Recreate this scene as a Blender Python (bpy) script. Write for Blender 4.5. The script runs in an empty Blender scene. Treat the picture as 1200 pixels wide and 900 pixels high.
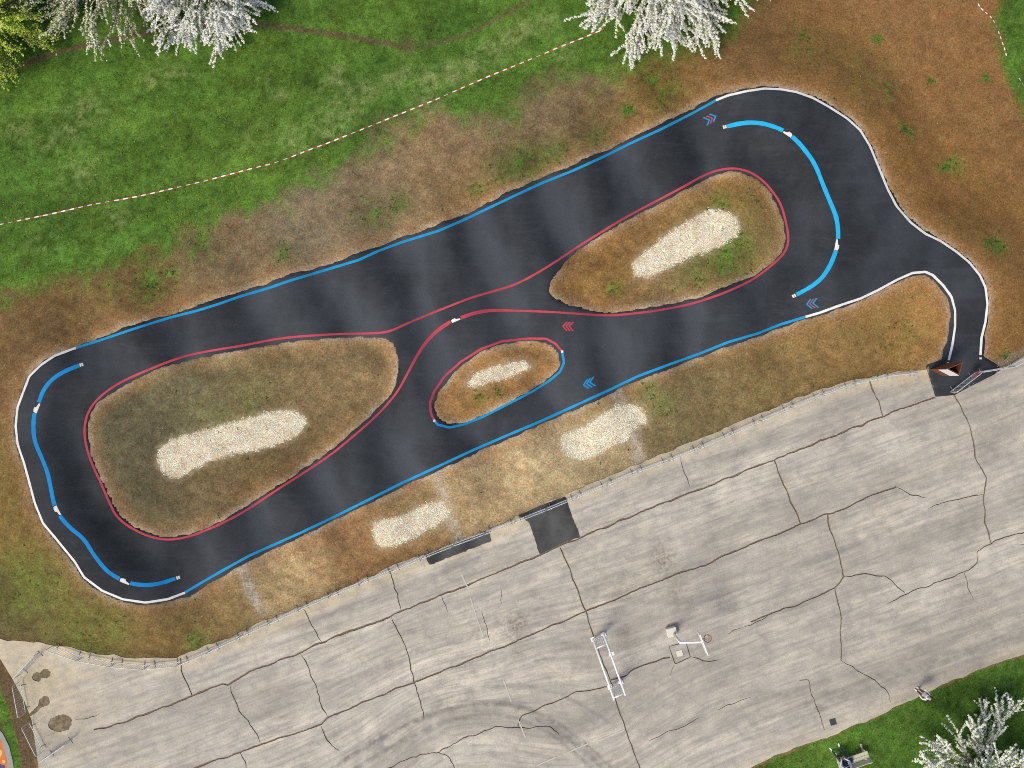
import bpy, bmesh, math, random
import numpy as np
from mathutils import Vector, Matrix, geometry
from mathutils.bvhtree import BVHTree

random.seed(7)
rng = np.random.default_rng(7)
S = bpy.context.scene
COL = S.collection
R = math.radians

# ------------------------------------------------------------------ camera, sky, sun
H = 56.4            # drone height in metres
PX = 0.047          # metres per photograph pixel on the ground
cam_d = bpy.data.cameras.new('camera')
cam_d.sensor_width = 36
cam_d.lens = 36
cam_d.clip_end = 2000
cam = bpy.data.objects.new('camera', cam_d)
cam.location = (0, 0, H)
COL.objects.link(cam)
S.camera = cam

SUN_AZ, SUN_EL = R(222), R(53)       # compass style: 0 = +Y, clockwise
world = bpy.data.worlds.new('World')
S.world = world
world.use_nodes = True
wn = world.node_tree.nodes
wl = world.node_tree.links
sky = wn.new('ShaderNodeTexSky')
sky.sky_type = 'NISHITA'
sky.sun_disc = False
sky.sun_elevation = SUN_EL
sky.sun_rotation = SUN_AZ
sky.air_density = 1.0
sky.dust_density = 4.0
sky.ozone_density = 0.6
bg = wn['Background']
bg.inputs[1].default_value = 0.095
wl.new(sky.outputs[0], bg.inputs[0])

sun_d = bpy.data.lights.new('sun', 'SUN')
sun_d.energy = 1.5
sun_d.angle = R(18)
sun_d.color = (1.0, 0.945, 0.80)
sun = bpy.data.objects.new('sun', sun_d)
dx, dy = math.sin(SUN_AZ) * math.cos(SUN_EL), math.cos(SUN_AZ) * math.cos(SUN_EL)
sun.rotation_euler = Vector((dx, dy, math.sin(SUN_EL))).to_track_quat('Z', 'Y').to_euler()
sun.location = (0, 0, 80)
COL.objects.link(sun)
S.view_settings.view_transform = 'Standard'
S.view_settings.look = 'None'
S.view_settings.gamma = 1
S.render.engine = 'CYCLES'
S.cycles.filter_width = 1.0
S.cycles.use_denoising = False
S.view_settings.exposure = 0.47

# ------------------------------------------------------------------ small helpers
def lin(r, g, b, k=1.0):
    out = []
    for c in (r, g, b):
        c /= 255.0
        out.append((c / 12.92 if c <= 0.04045 else ((c + 0.055) / 1.055) ** 2.4) / k)
    return out

def albedo(r, g, b):                 # what a photographed sRGB value means as base colour
    return lin(r, g, b, 1.26)

def sst(a, b, x):
    t = np.clip((np.asarray(x, float) - a) / (b - a), 0, 1)
    return t * t * (3 - 2 * t)

def W(px, py, z=0.0):                # photograph pixel + height -> world x, y
    f = PX * (H - z) / H
    return np.stack([(np.asarray(px, float) - 600) * f, (450 - np.asarray(py, float)) * f], -1)

def pts(s):
    v = [float(a) for a in s.replace(';', ' ').replace(',', ' ').split()]
    return np.array(v).reshape(-1, 2)

def resample(p, step, closed=False):
    p = np.asarray(p, float)
    if closed:
        p = np.vstack([p, p[:1]])
    d = np.r_[0, np.cumsum(np.hypot(*np.diff(p, axis=0).T))]
    n = max(2, int(round(d[-1] / step)) + 1)
    t = np.linspace(0, d[-1], n)
    o = np.stack([np.interp(t, d, p[:, 0]), np.interp(t, d, p[:, 1])], -1)
    return o[:-1] if closed else o

def smooth(p, n=2, closed=False):    # Chaikin
    p = np.asarray(p, float)
    for _ in range(n):
        q = np.vstack([p, p[:1]]) if closed else p
        a = q[:-1] * .75 + q[1:] * .25
        b = q[:-1] * .25 + q[1:] * .75
        o = np.empty((2 * len(a), 2))
        o[0::2] = a
        o[1::2] = b
        if not closed:
            o = np.vstack([p[:1], o, p[-1:]])
        p = o
    return p

def normals2(p, closed=False):       # left-hand normals
    if closed:
        t = np.roll(p, -1, 0) - np.roll(p, 1, 0)
    else:
        t = np.gradient(p, axis=0)
    t /= np.maximum(np.hypot(t[:, 0], t[:, 1]), 1e-9)[:, None]
    return np.stack([-t[:, 1], t[:, 0]], -1)

def segdist(p, q, closed, chunk=30000):
    """distance of points q to polyline p, with index of nearest segment and cross sign"""
    p = np.asarray(p, float)
    a = p
    b = np.roll(p, -1, 0)
    if not closed:
        a, b = a[:-1], b[:-1]
    ab = b - a
    L2 = np.maximum((ab ** 2).sum(1), 1e-12)
    dist = np.empty(len(q))
    side = np.empty(len(q))
    for i in range(0, len(q), chunk):
        c = q[i:i + chunk]
        wx = c[:, 0, None] - a[None, :, 0]
        wy = c[:, 1, None] - a[None, :, 1]
        t = np.clip((wx * ab[:, 0] + wy * ab[:, 1]) / L2, 0, 1)
        ex = wx - t * ab[:, 0]
        ey = wy - t * ab[:, 1]
        d2 = ex * ex + ey * ey
        k = d2.argmin(1)
        r = np.arange(len(c))
        dist[i:i + chunk] = np.sqrt(d2[r, k])
        side[i:i + chunk] = np.sign(ab[k, 0] * wy[r, k] - ab[k, 1] * wx[r, k])
    return dist, side

def inside(p, q, chunk=30000):
    a = np.asarray(p, float)
    b = np.roll(a, -1, 0)
    out = np.empty(len(q), bool)
    for i in range(0, len(q), chunk):
        x = q[i:i + chunk, 0, None]
        y = q[i:i + chunk, 1, None]
        c = (a[:, 1] > y) != (b[:, 1] > y)
        with np.errstate(divide='ignore', invalid='ignore'):
            xi = (b[:, 0] - a[:, 0]) * (y - a[:, 1]) / (b[:, 1] - a[:, 1]) + a[:, 0]
        out[i:i + chunk] = (c & (x < xi)).sum(1) % 2 == 1
    return out

def sdf(p, q):
    d, _ = segdist(p, q, True)
    return np.where(inside(p, q), -d, d)

def hashnoise(x, y, scale, seed=0):   # smooth value noise, numpy
    x = np.asarray(x) * scale
    y = np.asarray(y) * scale
    xi, yi = np.floor(x).astype(np.int64), np.floor(y).astype(np.int64)
    xf, yf = x - xi, y - yi
    def h(i, j):
        n = (i * 374761393 + j * 668265263 + seed * 982451653) & 0xffffffff
        n = ((n ^ (n >> 13)) * 1274126177) & 0xffffffff
        return ((n ^ (n >> 16)) & 0xffff) / 65535.0
    u, v = xf * xf * (3 - 2 * xf), yf * yf * (3 - 2 * yf)
    return (h(xi, yi) * (1 - u) + h(xi + 1, yi) * u) * (1 - v) + (h(xi, yi + 1) * (1 - u) + h(xi + 1, yi + 1) * u) * v

def fbm(x, y, scale, seed=0, oct=4):
    s, a, t = 0, 1, 0
    for o in range(oct):
        s = s + a * hashnoise(x, y, scale * 2 ** o, seed + o)
        t += a
        a *= .55
    return s / t

def tagit(o, label=None, cat=None, group=None, kind=None):
    if label: o['label'] = label
    if cat: o['category'] = cat
    if group: o['group'] = group
    if kind: o['kind'] = kind
    return o

def link(o, parent=None):
    COL.objects.link(o)
    if parent is not None:
        o.parent = parent
    return o

def empty(name, loc=(0, 0, 0), rz=0.0):
    o = bpy.data.objects.new(name, None)
    o.location = loc
    o.rotation_euler = (0, 0, rz)
    o.empty_display_size = .2
    return link(o)

def fast_mesh(name, V, F, mats, parent=None, smooth_shade=False, mat_idx=None, attrs=None):
    """V (n,3); F (m,k) uniform faces or list of tuples"""
    me = bpy.data.meshes.new(name)
    V = np.asarray(V, np.float32)
    if isinstance(F, np.ndarray):
        m, k = F.shape
        me.vertices.add(len(V))
        me.vertices.foreach_set('co', V.ravel())
        me.loops.add(m * k)
        me.loops.foreach_set('vertex_index', F.astype(np.int32).ravel())
        me.polygons.add(m)
        me.polygons.foreach_set('loop_start', np.arange(0, m * k, k, dtype=np.int32))
        me.update(calc_edges=True)
    else:
        me.from_pydata([tuple(v) for v in V], [], F)
        me.update()
    if not isinstance(mats, (list, tuple)):
        mats = [mats]
    for mt in mats:
        me.materials.append(mt)
    if mat_idx is not None:
        me.polygons.foreach_set('material_index', np.asarray(mat_idx, np.int32))
    me.polygons.foreach_set('use_smooth', np.full(len(me.polygons), bool(smooth_shade)))
    for an, av in (attrs or {}).items():
        av = np.asarray(av, np.float32)
        if av.ndim == 1:
            at = me.attributes.new(an, 'FLOAT', 'POINT')
            at.data.foreach_set('value', av)
        else:
            at = me.attributes.new(an, 'FLOAT_COLOR', 'POINT')
            if av.shape[1] == 3:
                av = np.c_[av, np.ones(len(av), np.float32)]
            at.data.foreach_set('color', av.ravel())
    o = bpy.data.objects.new(name, me)
    return link(o, parent)

class MB:
    """collects simple solids, builds one mesh object"""
    def __init__(self):
        self.V, self.F, self.M = [], [], []
    def add(self, V, F, m=0):
        n = len(self.V)
        self.V += [tuple(v) for v in V]
        self.F += [tuple(i + n for i in f) for f in F]
        self.M += [m] * len(F)
    def box(self, c, size, rz=0.0, m=0, tilt=None):
        x, y, z = [s / 2 for s in size]
        vs = [Vector((sx * x, sy * y, sz * z)) for sz in (-1, 1) for sx, sy in ((-1, -1), (1, -1), (1, 1), (-1, 1))]
        mat = Matrix.Rotation(rz, 3, 'Z')
        if tilt is not None:
            mat = mat @ tilt
        vs = [mat @ v + Vector(c) for v in vs]
        self.add(vs, [(3, 2, 1, 0), (4, 5, 6, 7), (0, 1, 5, 4), (1, 2, 6, 5), (2, 3, 7, 6), (3, 0, 4, 7)], m)
    def tube(self, path, r, n=6, m=0, closed=False, r1=None):
        path = [Vector(p) for p in path]
        N = len(path)
        rings = []
        for i, p in enumerate(path):
            if closed:
                t = path[(i + 1) % N] - path[i - 1]
            else:
                t = path[min(i + 1, N - 1)] - path[max(i - 1, 0)]
            t.normalize()
            a = Vector((0, 0, 1)) if abs(t.z) < .9 else Vector((1, 0, 0))
            u = t.cross(a).normalized()
            v = t.cross(u)
            rr = r if r1 is None else r + (r1 - r) * i / max(1, N - 1)
            rings.append([p + u * rr * math.cos(2 * math.pi * k / n) + v * rr * math.sin(2 * math.pi * k / n) for k in range(n)])
        V = [q for ring in rings for q in ring]
        F = []
        for i in range(N if closed else N - 1):
            j = (i + 1) % N
            for k in range(n):
                F.append((i * n + k, j * n + k, j * n + (k + 1) % n, i * n + (k + 1) % n))
        if not closed:
            F.append(tuple(range(n)))
            F.append(tuple((N - 1) * n + k for k in reversed(range(n))))
        self.add(V, F, m)
    def build(self, name, mats, parent=None, smooth_shade=False, bevel=0.0):
        o = fast_mesh(name, self.V, self.F, mats, parent, smooth_shade, self.M)
        bm = bmesh.new()
        bm.from_mesh(o.data)
        bmesh.ops.recalc_face_normals(bm, faces=bm.faces)
        bm.to_mesh(o.data)
        bm.free()
        if bevel:
            md = o.modifiers.new('bevel', 'BEVEL')
            md.width = bevel
            md.segments = 2
            md.limit_method = 'ANGLE'
        return o

def copy_thing(o, parent=None):
    c = o.copy()
    COL.objects.link(c)
    if parent is not None:
        c.parent = parent
    for ch in list(o.children):
        copy_thing(ch, c)
    return c

# ------------------------------------------------------------------ materials
def mat(name):
    m = bpy.data.materials.new(name)
    m.use_nodes = True
    return m, m.node_tree.nodes, m.node_tree.links, m.node_tree.nodes['Principled BSDF']

def node(nt, kind, **kw):
    n = nt.nodes.new(kind)
    for k, v in kw.items():
        if k in ('inputs',):
            for a, b in v.items():
                n.inputs[a].default_value = b
        else:
            setattr(n, k, v)
    return n

def simple_mat(name, col, rough=.6, metal=0.0, var=.12, scale=30.0, bump=0.0):
    m, n, l, b = mat(name)
    nt = m.node_tree
    g = node(nt, 'ShaderNodeNewGeometry')
    nz = node(nt, 'ShaderNodeTexNoise', inputs={'Scale': scale, 'Detail': 4.0, 'Roughness': .6})
    l.new(g.outputs['Position'], nz.inputs['Vector'])
    mr = node(nt, 'ShaderNodeMapRange', inputs={'From Min': .3, 'From Max': .7, 'To Min': 1 - var, 'To Max': 1 + var})
    l.new(nz.outputs['Fac'], mr.inputs['Value'])
    mx = node(nt, 'ShaderNodeMix', data_type='RGBA', blend_type='MULTIPLY')
    mx.inputs[0].default_value = 1
    mx.inputs[6].default_value = (*col, 1)
    l.new(mr.outputs[0], mx.inputs[7])
    l.new(mx.outputs[2], b.inputs['Base Color'])
    b.inputs['Roughness'].default_value = rough
    b.inputs['Metallic'].default_value = metal
    if bump:
        bp = node(nt, 'ShaderNodeBump', inputs={'Strength': bump, 'Distance': .01})
        l.new(nz.outputs['Fac'], bp.inputs['Height'])
        l.new(bp.outputs[0], b.inputs['Normal'])
    return m

def noise_fac(nt, vec, scale, lo, hi, to0, to1, detail=4.0, rough=.6, dist=0.0):
    nz = node(nt, 'ShaderNodeTexNoise', inputs={'Scale': scale, 'Detail': detail, 'Roughness': rough, 'Distortion': dist})
    nt.links.new(vec, nz.inputs['Vector'])
    mr = node(nt, 'ShaderNodeMapRange', inputs={'From Min': lo, 'From Max': hi, 'To Min': to0, 'To Max': to1})
    nt.links.new(nz.outputs['Fac'], mr.inputs['Value'])
    return mr.outputs[0]

def mixc(nt, fac, a, b, mode='MIX'):
    mx = node(nt, 'ShaderNodeMix', data_type='RGBA', blend_type=mode)
    for sock, v in ((mx.inputs[0], fac), (mx.inputs[6], a), (mx.inputs[7], b)):
        if hasattr(v, 'is_output'):
            nt.links.new(v, sock)
        elif isinstance(v, (int, float)):
            sock.default_value = v
        else:
            sock.default_value = (*v[:3], 1)
    return mx.outputs[2]

def attr_col_mat(name, rough=.9, fine=(.58, 1.46), bump=.5, extra=None):
    """base colour from the Col attribute times fine grain"""
    m, n, l, b = mat(name)
    nt = m.node_tree
    at = node(nt, 'ShaderNodeAttribute', attribute_name='Col')
    g = node(nt, 'ShaderNodeNewGeometry').outputs['Position']
    f1 = noise_fac(nt, g, 9.0, .3, .7, fine[0], fine[1], 6, .7)
    f2 = noise_fac(nt, g, 1.3, .3, .7, .84, 1.16, 5, .65)
    f3 = noise_fac(nt, g, 26.0, .3, .7, .6, 1.44, 3, .75)
    c = mixc(nt, 1.0, at.outputs['Color'], f1, 'MULTIPLY')
    c = mixc(nt, 1.0, c, f2, 'MULTIPLY')
    c = mixc(nt, 1.0, c, f3, 'MULTIPLY')
    # hue drift: redder and greener patches
    hz = noise_fac(nt, g, 2.6, .35, .65, 0, 1, 5, .7)
    c2 = mixc(nt, 1.0, c, (1.10, 1.0, .90), 'MULTIPLY')
    c3 = mixc(nt, 1.0, c, (.94, 1.03, 1.04), 'MULTIPLY')
    c = mixc(nt, hz, c2, c3)
    l.new(c, b.inputs['Base Color'])
    b.inputs['Roughness'].default_value = rough
    b.inputs['Specular IOR Level'].default_value = .15
    if bump:
        nz = node(nt, 'ShaderNodeTexNoise', inputs={'Scale': 14.0, 'Detail': 8.0, 'Roughness': .75})
        l.new(g, nz.inputs['Vector'])
        bp = node(nt, 'ShaderNodeBump', inputs={'Strength': bump, 'Distance': .05})
        l.new(nz.outputs['Fac'], bp.inputs['Height'])
        l.new(bp.outputs[0], b.inputs['Normal'])
    return m

M = {}
M['ground'] = attr_col_mat('ground_soil_and_turf')
def blade_mat(name, through=.35):
    m, n, l, b = mat(name)
    nt = m.node_tree
    at = node(nt, 'ShaderNodeAttribute', attribute_name='Col')
    l.new(at.outputs['Color'], b.inputs['Base Color'])
    b.inputs['Roughness'].default_value = .75
    b.inputs['Specular IOR Level'].default_value = .2
    tr = node(nt, 'ShaderNodeBsdfTranslucent')
    l.new(at.outputs['Color'], tr.inputs['Color'])
    ms = node(nt, 'ShaderNodeMixShader', inputs={0: through})
    l.new(b.outputs[0], ms.inputs[1])
    l.new(tr.outputs[0], ms.inputs[2])
    l.new(ms.outputs[0], n['Material Output'].inputs['Surface'])
    return m
M['blade'] = blade_mat('grass_blade')
M['petal'] = blade_mat('blossom_petal', .15)
M['leaf'] = blade_mat('tree_leaf', .2)

def asphalt_mat(name, dark, light, lo=.36, hi=.68, big=.38, noise_w=1.0):
    m, n, l, b = mat(name)
    nt = m.node_tree
    g = node(nt, 'ShaderNodeNewGeometry').outputs['Position']
    mp = node(nt, 'ShaderNodeMapping')
    mp.inputs['Rotation'].default_value = (0, 0, -R(22))
    mp.inputs['Scale'].default_value = (1.0, .55, 1.0)
    l.new(g, mp.inputs['Vector'])
    f = noise_fac(nt, mp.outputs[0], big, lo, hi, 0, 1, 2.5, .45, 0)  # blotches stretched across the lane: surface tone plus painted roller shading
    f2 = noise_fac(nt, g, 1.9, .4, .75, 0, .25, 6, .65)
    bands = node(nt, 'ShaderNodeAttribute', attribute_name='roller_shading').outputs['Fac']  # roller light and dark carried as colour
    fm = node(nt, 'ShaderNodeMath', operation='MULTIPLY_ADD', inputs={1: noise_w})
    l.new(f, fm.inputs[0]); l.new(bands, fm.inputs[2])
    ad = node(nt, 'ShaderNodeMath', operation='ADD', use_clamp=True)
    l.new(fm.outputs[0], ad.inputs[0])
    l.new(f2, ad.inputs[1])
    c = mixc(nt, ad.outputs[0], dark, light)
    gr = noise_fac(nt, g, 45.0, .3, .7, .72, 1.28, 4, .7)
    c = mixc(nt, 1.0, c, gr, 'MULTIPLY')
    # dust rubbed into fine lines along the riding direction
    mp2 = node(nt, 'ShaderNodeMapping')
    mp2.inputs['Rotation'].default_value = (0, 0, -R(23))
    mp2.inputs['Scale'].default_value = (.12, 1.6, 1.0)
    l.new(g, mp2.inputs['Vector'])
    tl_ = noise_fac(nt, mp2.outputs[0], 1.6, .52, .72, 0, .30, 6, .7)
    c = mixc(nt, tl_, c, [x * 1.15 for x in light])
    # scattered pale crumbs
    vo = node(nt, 'ShaderNodeTexVoronoi', inputs={'Scale': 5.0, 'Randomness': 1.0})
    l.new(g, vo.inputs['Vector'])
    sp = node(nt, 'ShaderNodeMapRange', inputs={'From Min': .03, 'From Max': .085, 'To Min': 1.0, 'To Max': 0.0})
    l.new(vo.outputs['Distance'], sp.inputs['Value'])
    gate = noise_fac(nt, g, .9, .60, .68, 0, .8, 2, .5)
    mu = node(nt, 'ShaderNodeMath', operation='MULTIPLY')
    l.new(sp.outputs[0], mu.inputs[0])
    l.new(gate, mu.inputs[1])
    c = mixc(nt, mu.outputs[0], c, (.17, .15, .12))
    l.new(c, b.inputs['Base Color'])
    b.inputs['Roughness'].default_value = .82
    b.inputs['Specular IOR Level'].default_value = .3
    nz = node(nt, 'ShaderNodeTexNoise', inputs={'Scale': 60.0, 'Detail': 4.0})
    l.new(g, nz.inputs['Vector'])
    bp = node(nt, 'ShaderNodeBump', inputs={'Strength': .35, 'Distance': .01})
    l.new(nz.outputs['Fac'], bp.inputs['Height'])
    l.new(bp.outputs[0], b.inputs['Normal'])
    return m
M['asphalt'] = asphalt_mat('track_asphalt', [.0165, .0195, .0240], [.054, .062, .075], .38, .70, .42, .62)
M['patch'] = asphalt_mat('asphalt_repair', [.030, .032, .034], [.085, .086, .086], big=.8)

def concrete_mat():
    m, n, l, b = mat('old_concrete')
    nt = m.node_tree
    g = node(nt, 'ShaderNodeNewGeometry').outputs['Position']
    su = node(nt, 'ShaderNodeAttribute', attribute_name='su').outputs['Fac']
    sv = node(nt, 'ShaderNodeAttribute', attribute_name='sv').outputs['Fac']
    sand = node(nt, 'ShaderNodeAttribute', attribute_name='sand').outputs['Fac']
    stain = node(nt, 'ShaderNodeAttribute', attribute_name='stain').outputs['Fac']
    dark = node(nt, 'ShaderNodeAttribute', attribute_name='dirt_and_shade').outputs['Fac']
    def streak(ku, kv, scale, lo, hi, t0, t1, det=5):
        a = node(nt, 'ShaderNodeMath', operation='MULTIPLY', inputs={1: ku}); l.new(su, a.inputs[0])
        c = node(nt, 'ShaderNodeMath', operation='MULTIPLY', inputs={1: kv}); l.new(sv, c.inputs[0])
        x = node(nt, 'ShaderNodeCombineXYZ'); l.new(a.outputs[0], x.inputs[0]); l.new(c.outputs[0], x.inputs[1])
        return noise_fac(nt, x.outputs[0], scale, lo, hi, t0, t1, det, .62)
    s1 = streak(.13, 1.0, 1.5, .36, .64, 0, 1, 6)
    s2 = streak(.09, 1.0, 5.0, .44, .66, 0, 1, 8)
    s0 = streak(.10, 1.0, .42, .38, .62, .86, 1.14, 4)
    big = noise_fac(nt, g, .16, .35, .65, 0, 1, 4, .55)
    warm = [.60, .548, .448]
    grey = [.41, .382, .335]
    pink = [.43, .395, .355]
    c = mixc(nt, s1, grey, warm)
    c = mixc(nt, big, c, mixc(nt, .5, c, pink))
    c = mixc(nt, 1.0, c, s0, 'MULTIPLY')
    dk = node(nt, 'ShaderNodeMath', operation='MULTIPLY', inputs={1: .62})
    l.new(s2, dk.inputs[0])
    c = mixc(nt, dk.outputs[0], c, [.275, .258, .232])
    sn = noise_fac(nt, g, 2.0, .3, .7, -.35, .35, 5, .7)
    sa = node(nt, 'ShaderNodeMath', operation='ADD', use_clamp=True)
    l.new(sand, sa.inputs[0])
    sm = node(nt, 'ShaderNodeMath', operation='MULTIPLY')
    l.new(sn, sm.inputs[0]); l.new(sand, sm.inputs[1])
    l.new(sm.outputs[0], sa.inputs[1])
    c = mixc(nt, sa.outputs[0], c, [.56, .475, .33])
    # mottled dark blotches
    bl = noise_fac(nt, g, 1.6, .46, .74, 0, .75, 8, .76)
    c = mixc(nt, bl, c, [.25, .245, .237])
    fg = noise_fac(nt, g, 15.0, .3, .7, .78, 1.22, 5, .8)
    c = mixc(nt, 1.0, c, fg, 'MULTIPLY')
    wv = noise_fac(nt, g, .42, .3, .7, .82, 1.14, 5, .65)
    c = mixc(nt, 1.0, c, wv, 'MULTIPLY')
    # sparse dark specks and pale scuffs
    spk = noise_fac(nt, g, 7.0, .66, .76, 0, .55, 4, .8)
    c = mixc(nt, spk, c, [.16, .155, .15])
    sc = noise_fac(nt, g, 5.0, .66, .80, 0, .45, 5, .8)
    c = mixc(nt, sc, c, [.60, .57, .50])
    tyre = node(nt, 'ShaderNodeAttribute', attribute_name='tyre').outputs['Fac']
    tb = noise_fac(nt, g, 1.5, .32, .62, .3, 1.7, 5, .7)
    tm = node(nt, 'ShaderNodeMath', operation='MULTIPLY')
    l.new(tb, tm.inputs[0]); l.new(tyre, tm.inputs[1])
    tm.use_clamp = True
    c = mixc(nt, tm.outputs[0], c, [.17, .165, .16])
    # oil / rust stains
    st = noise_fac(nt, g, 4.5, .42, .62, 0, 1, 5, .75)
    sx = node(nt, 'ShaderNodeMath', operation='MULTIPLY')
    l.new(st, sx.inputs[0]); l.new(stain, sx.inputs[1])
    c = mixc(nt, sx.outputs[0], c, albedo(126, 108, 90))
    s3 = noise_fac(nt, g, 1.4, .3, .7, .5, 1.0, 4, .65)
    sd = node(nt, 'ShaderNodeMath', operation='MULTIPLY')
    l.new(s3, sd.inputs[0]); l.new(dark, sd.inputs[1])
    c = mixc(nt, sd.outputs[0], c, albedo(138, 131, 122))  # grime, plus the painted soft shadows of hoop and sports frame
    oi = node(nt, 'ShaderNodeObjectInfo')
    tint = node(nt, 'ShaderNodeMapRange', inputs={'To Min': .95, 'To Max': 1.05})
    l.new(oi.outputs['Random'], tint.inputs['Value'])
    c = mixc(nt, 1.0, c, tint.outputs[0], 'MULTIPLY')
    l.new(c, b.inputs['Base Color'])
    b.inputs['Roughness'].default_value = .88
    b.inputs['Specular IOR Level'].default_value = .25
    nz = node(nt, 'ShaderNodeTexNoise', inputs={'Scale': 18.0, 'Detail': 8.0, 'Roughness': .7})
    l.new(g, nz.inputs['Vector'])
    bp = node(nt, 'ShaderNodeBump', inputs={'Strength': .3, 'Distance': .015})
    l.new(nz.outputs['Fac'], bp.inputs['Height'])
    l.new(bp.outputs[0], b.inputs['Normal'])
    return m
M['concrete'] = concrete_mat()
M['joint_soil'] = simple_mat('joint_soil', albedo(124, 108, 88), .95, var=.3, scale=12)
M['pothole'] = simple_mat('pothole_grit', albedo(134, 120, 96), .95, var=.55, scale=4, bump=.6)

def paint_mat(name, rgb, wear=.25):
    m, n, l, b = mat(name)
    nt = m.node_tree
    g = node(nt, 'ShaderNodeNewGeometry').outputs['Position']
    c0 = rgb if max(rgb) <= 1 else albedo(*rgb)
    f = noise_fac(nt, g, 1.5, .3, .7, 0, 1, 4, .6)
    c = mixc(nt, f, [x * .88 for x in c0], [x * 1.1 for x in c0])
    w = noise_fac(nt, g, 11.0, .56, .78, 0, wear * 1.6, 6, .8)
    c = mixc(nt, w, c, (.07, .072, .075))
    l.new(c, b.inputs['Base Color'])
    b.inputs['Roughness'].default_value = .75
    b.inputs['Specular IOR Level'].default_value = .2
    return m
M['blue'] = paint_mat('blue_road_paint', (.008, .27, .56), .4)
M['cyan'] = paint_mat('bright_blue_road_paint', (.014, .40, .74), .12)
M['red'] = paint_mat('red_road_paint', (.46, .055, .085))
M['white'] = paint_mat('white_road_paint', (242, 243, 243), .3)
M['faded'] = paint_mat('faded_white_paint', (212, 208, 198), .6)
M['gravel'] = blade_mat('pale_gravel')
M['gravel'] = attr_col_mat('pale_gravel', fine=(.85, 1.15), bump=.2)
M['steel'] = simple_mat('galvanised_steel', (.60, .66, .70), .45, .1, .1)
M['steel_dark'] = simple_mat('weathered_steel_foot', (.30, .33, .35), .6, .3, .2)
M['white_metal'] = simple_mat('white_painted_steel', (.82, .83, .84), .4, 0, .06)
M['cream'] = simple_mat('cream_concrete_block', (.66, .64, .55), .8, 0, .1)
M['corten'] = simple_mat('corten_steel', albedo(128, 78, 50), .8, .1, .35, 9)
M['corten_in'] = simple_mat('corten_inner', albedo(70, 46, 34), .9, .05, .3, 9)
M['panel'] = simple_mat('white_info_panel', (.82, .82, .83), .35, 0, .03)
M['hoop'] = simple_mat('orange_hoop_steel', albedo(205, 92, 62), .5, .1, .1)
M['net'] = simple_mat('green_net', albedo(120, 165, 120), .8, 0, .1)
M['drain'] = simple_mat('dark_drain_iron', albedo(82, 88, 96), .6, .4, .2)
M['bench'] = simple_mat('pale_bench_wood', albedo(214, 208, 184), .75, 0, .14, 14)
M['redsign'] = simple_mat('red_sign', albedo(206, 66, 74), .5, 0, .08)
M['orange'] = simple_mat('orange_mural_paint', albedo(226, 116, 44), .7, 0, .1, 6)
M['yellow'] = simple_mat('yellow_mural_paint', albedo(232, 196, 120), .7, 0, .1, 6)
M['navy'] = simple_mat('blue_mural_paint', albedo(52, 66, 130), .7, 0, .1, 6)
M['slab'] = simple_mat('grey_slab', albedo(166, 168, 160), .85, 0, .12, 5)
M['tape_red'] = simple_mat('tape_red', albedo(196, 82, 62), .5, 0, .05)
M['tape_white'] = simple_mat('tape_white', (.80, .78, .74), .5, 0, .05)
M['bark'] = simple_mat('tree_bark', (.19, .16, .125), .9, 0, .35, 8, .6)

# ------------------------------------------------------------------ traced lines (photograph pixels)
TOPBLUE = pts("88,408 120,398 160,384.5 200,372 232,364 256,356.5 280,348 317,337 340,329 380,317 420,305 444,294 471,284 513,271 540,259.5 567,246.7 600,231 635,214.7 672,200 707,184 739,168 773,152.5 808,134.7 840,117.3")
WHITER = pts("840,117.3 853,112 875,107 896,104 915,104.8 933,108 952,114.7 971,125.3 992,138.7 1008,153 1019,171 1029,195 1040,222 1050,241.5 1067,261 1085,274.7 1101,282 1120,294.7 1136,308 1148,322.7 1154.7,337 1157,356 1154.7,377 1150,396 1148.8,417")
EXITIN = pts("1111.5,423 1116,404 1119,383 1119,364 1114.7,348 1105,334.7 1093,322.7 1084,318.7 1069,320 1050.7,328 1029,340 1008,350 986.7,357 960,366.7 945,371")
BOTBLUE = pts("945,371 915,380 888,390.7 853,401 819,414.7 787,426 747,441 715,456.5 680,472.5 635,493 593,510.7 553,528 513,546.7 473,565 433,585 393,605 353,624 320,638.7 293,650.7 267,665 243,678.7 216,694.7")
WHITEL = pts("216,694.7 197,702 171,706 144,702 120,692 98.7,676 88,658 66.7,632 50.7,613 41,589 34.7,565 28,541 21,520 18.7,499 21,477 28,458.7 34.7,441 48,428 64,417 88,408")
RED = pts("441,390.7 457,388.5 473,381 497,370.7 527,358.7 556,347.5 588,338.7 605,333 621,325 648,309 674.7,290.7 706.7,270.7 738.7,251.5 770.7,235 802.7,218 820,208 837,200.5 856,197 872,199 888,206.7 901,218.7 914.7,238 921,260 924.5,281 920,296 906.7,309 893,320 877,330.7 845,345 808,357 770.7,364 738.7,368 712,370 680,368 653,366 626.7,364.8 600,364 575,363.5 556,366.7 540,372.5 528,377 513,386.7 500,400 489,416 476,441 465,461 444,485 417,509 388,533 353,556 320,577 288,598.7 261,613 229,626.7 205,632.5 184,631.5 160,622.7 137,606.7 128,588 117,562.7 105,537 99,512 100,493 106.7,476 122.7,460 144,446.5 171,434.7 197,424 221,416 253,410 288,404.5 326.7,396.5 366.7,393 406.7,391")
SMALLRED = pts("509,493 505,484 504,472 509,458.7 521,441 540,424 564,409 588,400 619,396.7 640,397 651,402.7 658.7,412")
SMALLBLUE = pts("658.7,412 661,425 656,436 643,446.7 624,458.7 593,474.7 567,488 545,497 526.7,501 513,497.5 509,493")
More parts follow.
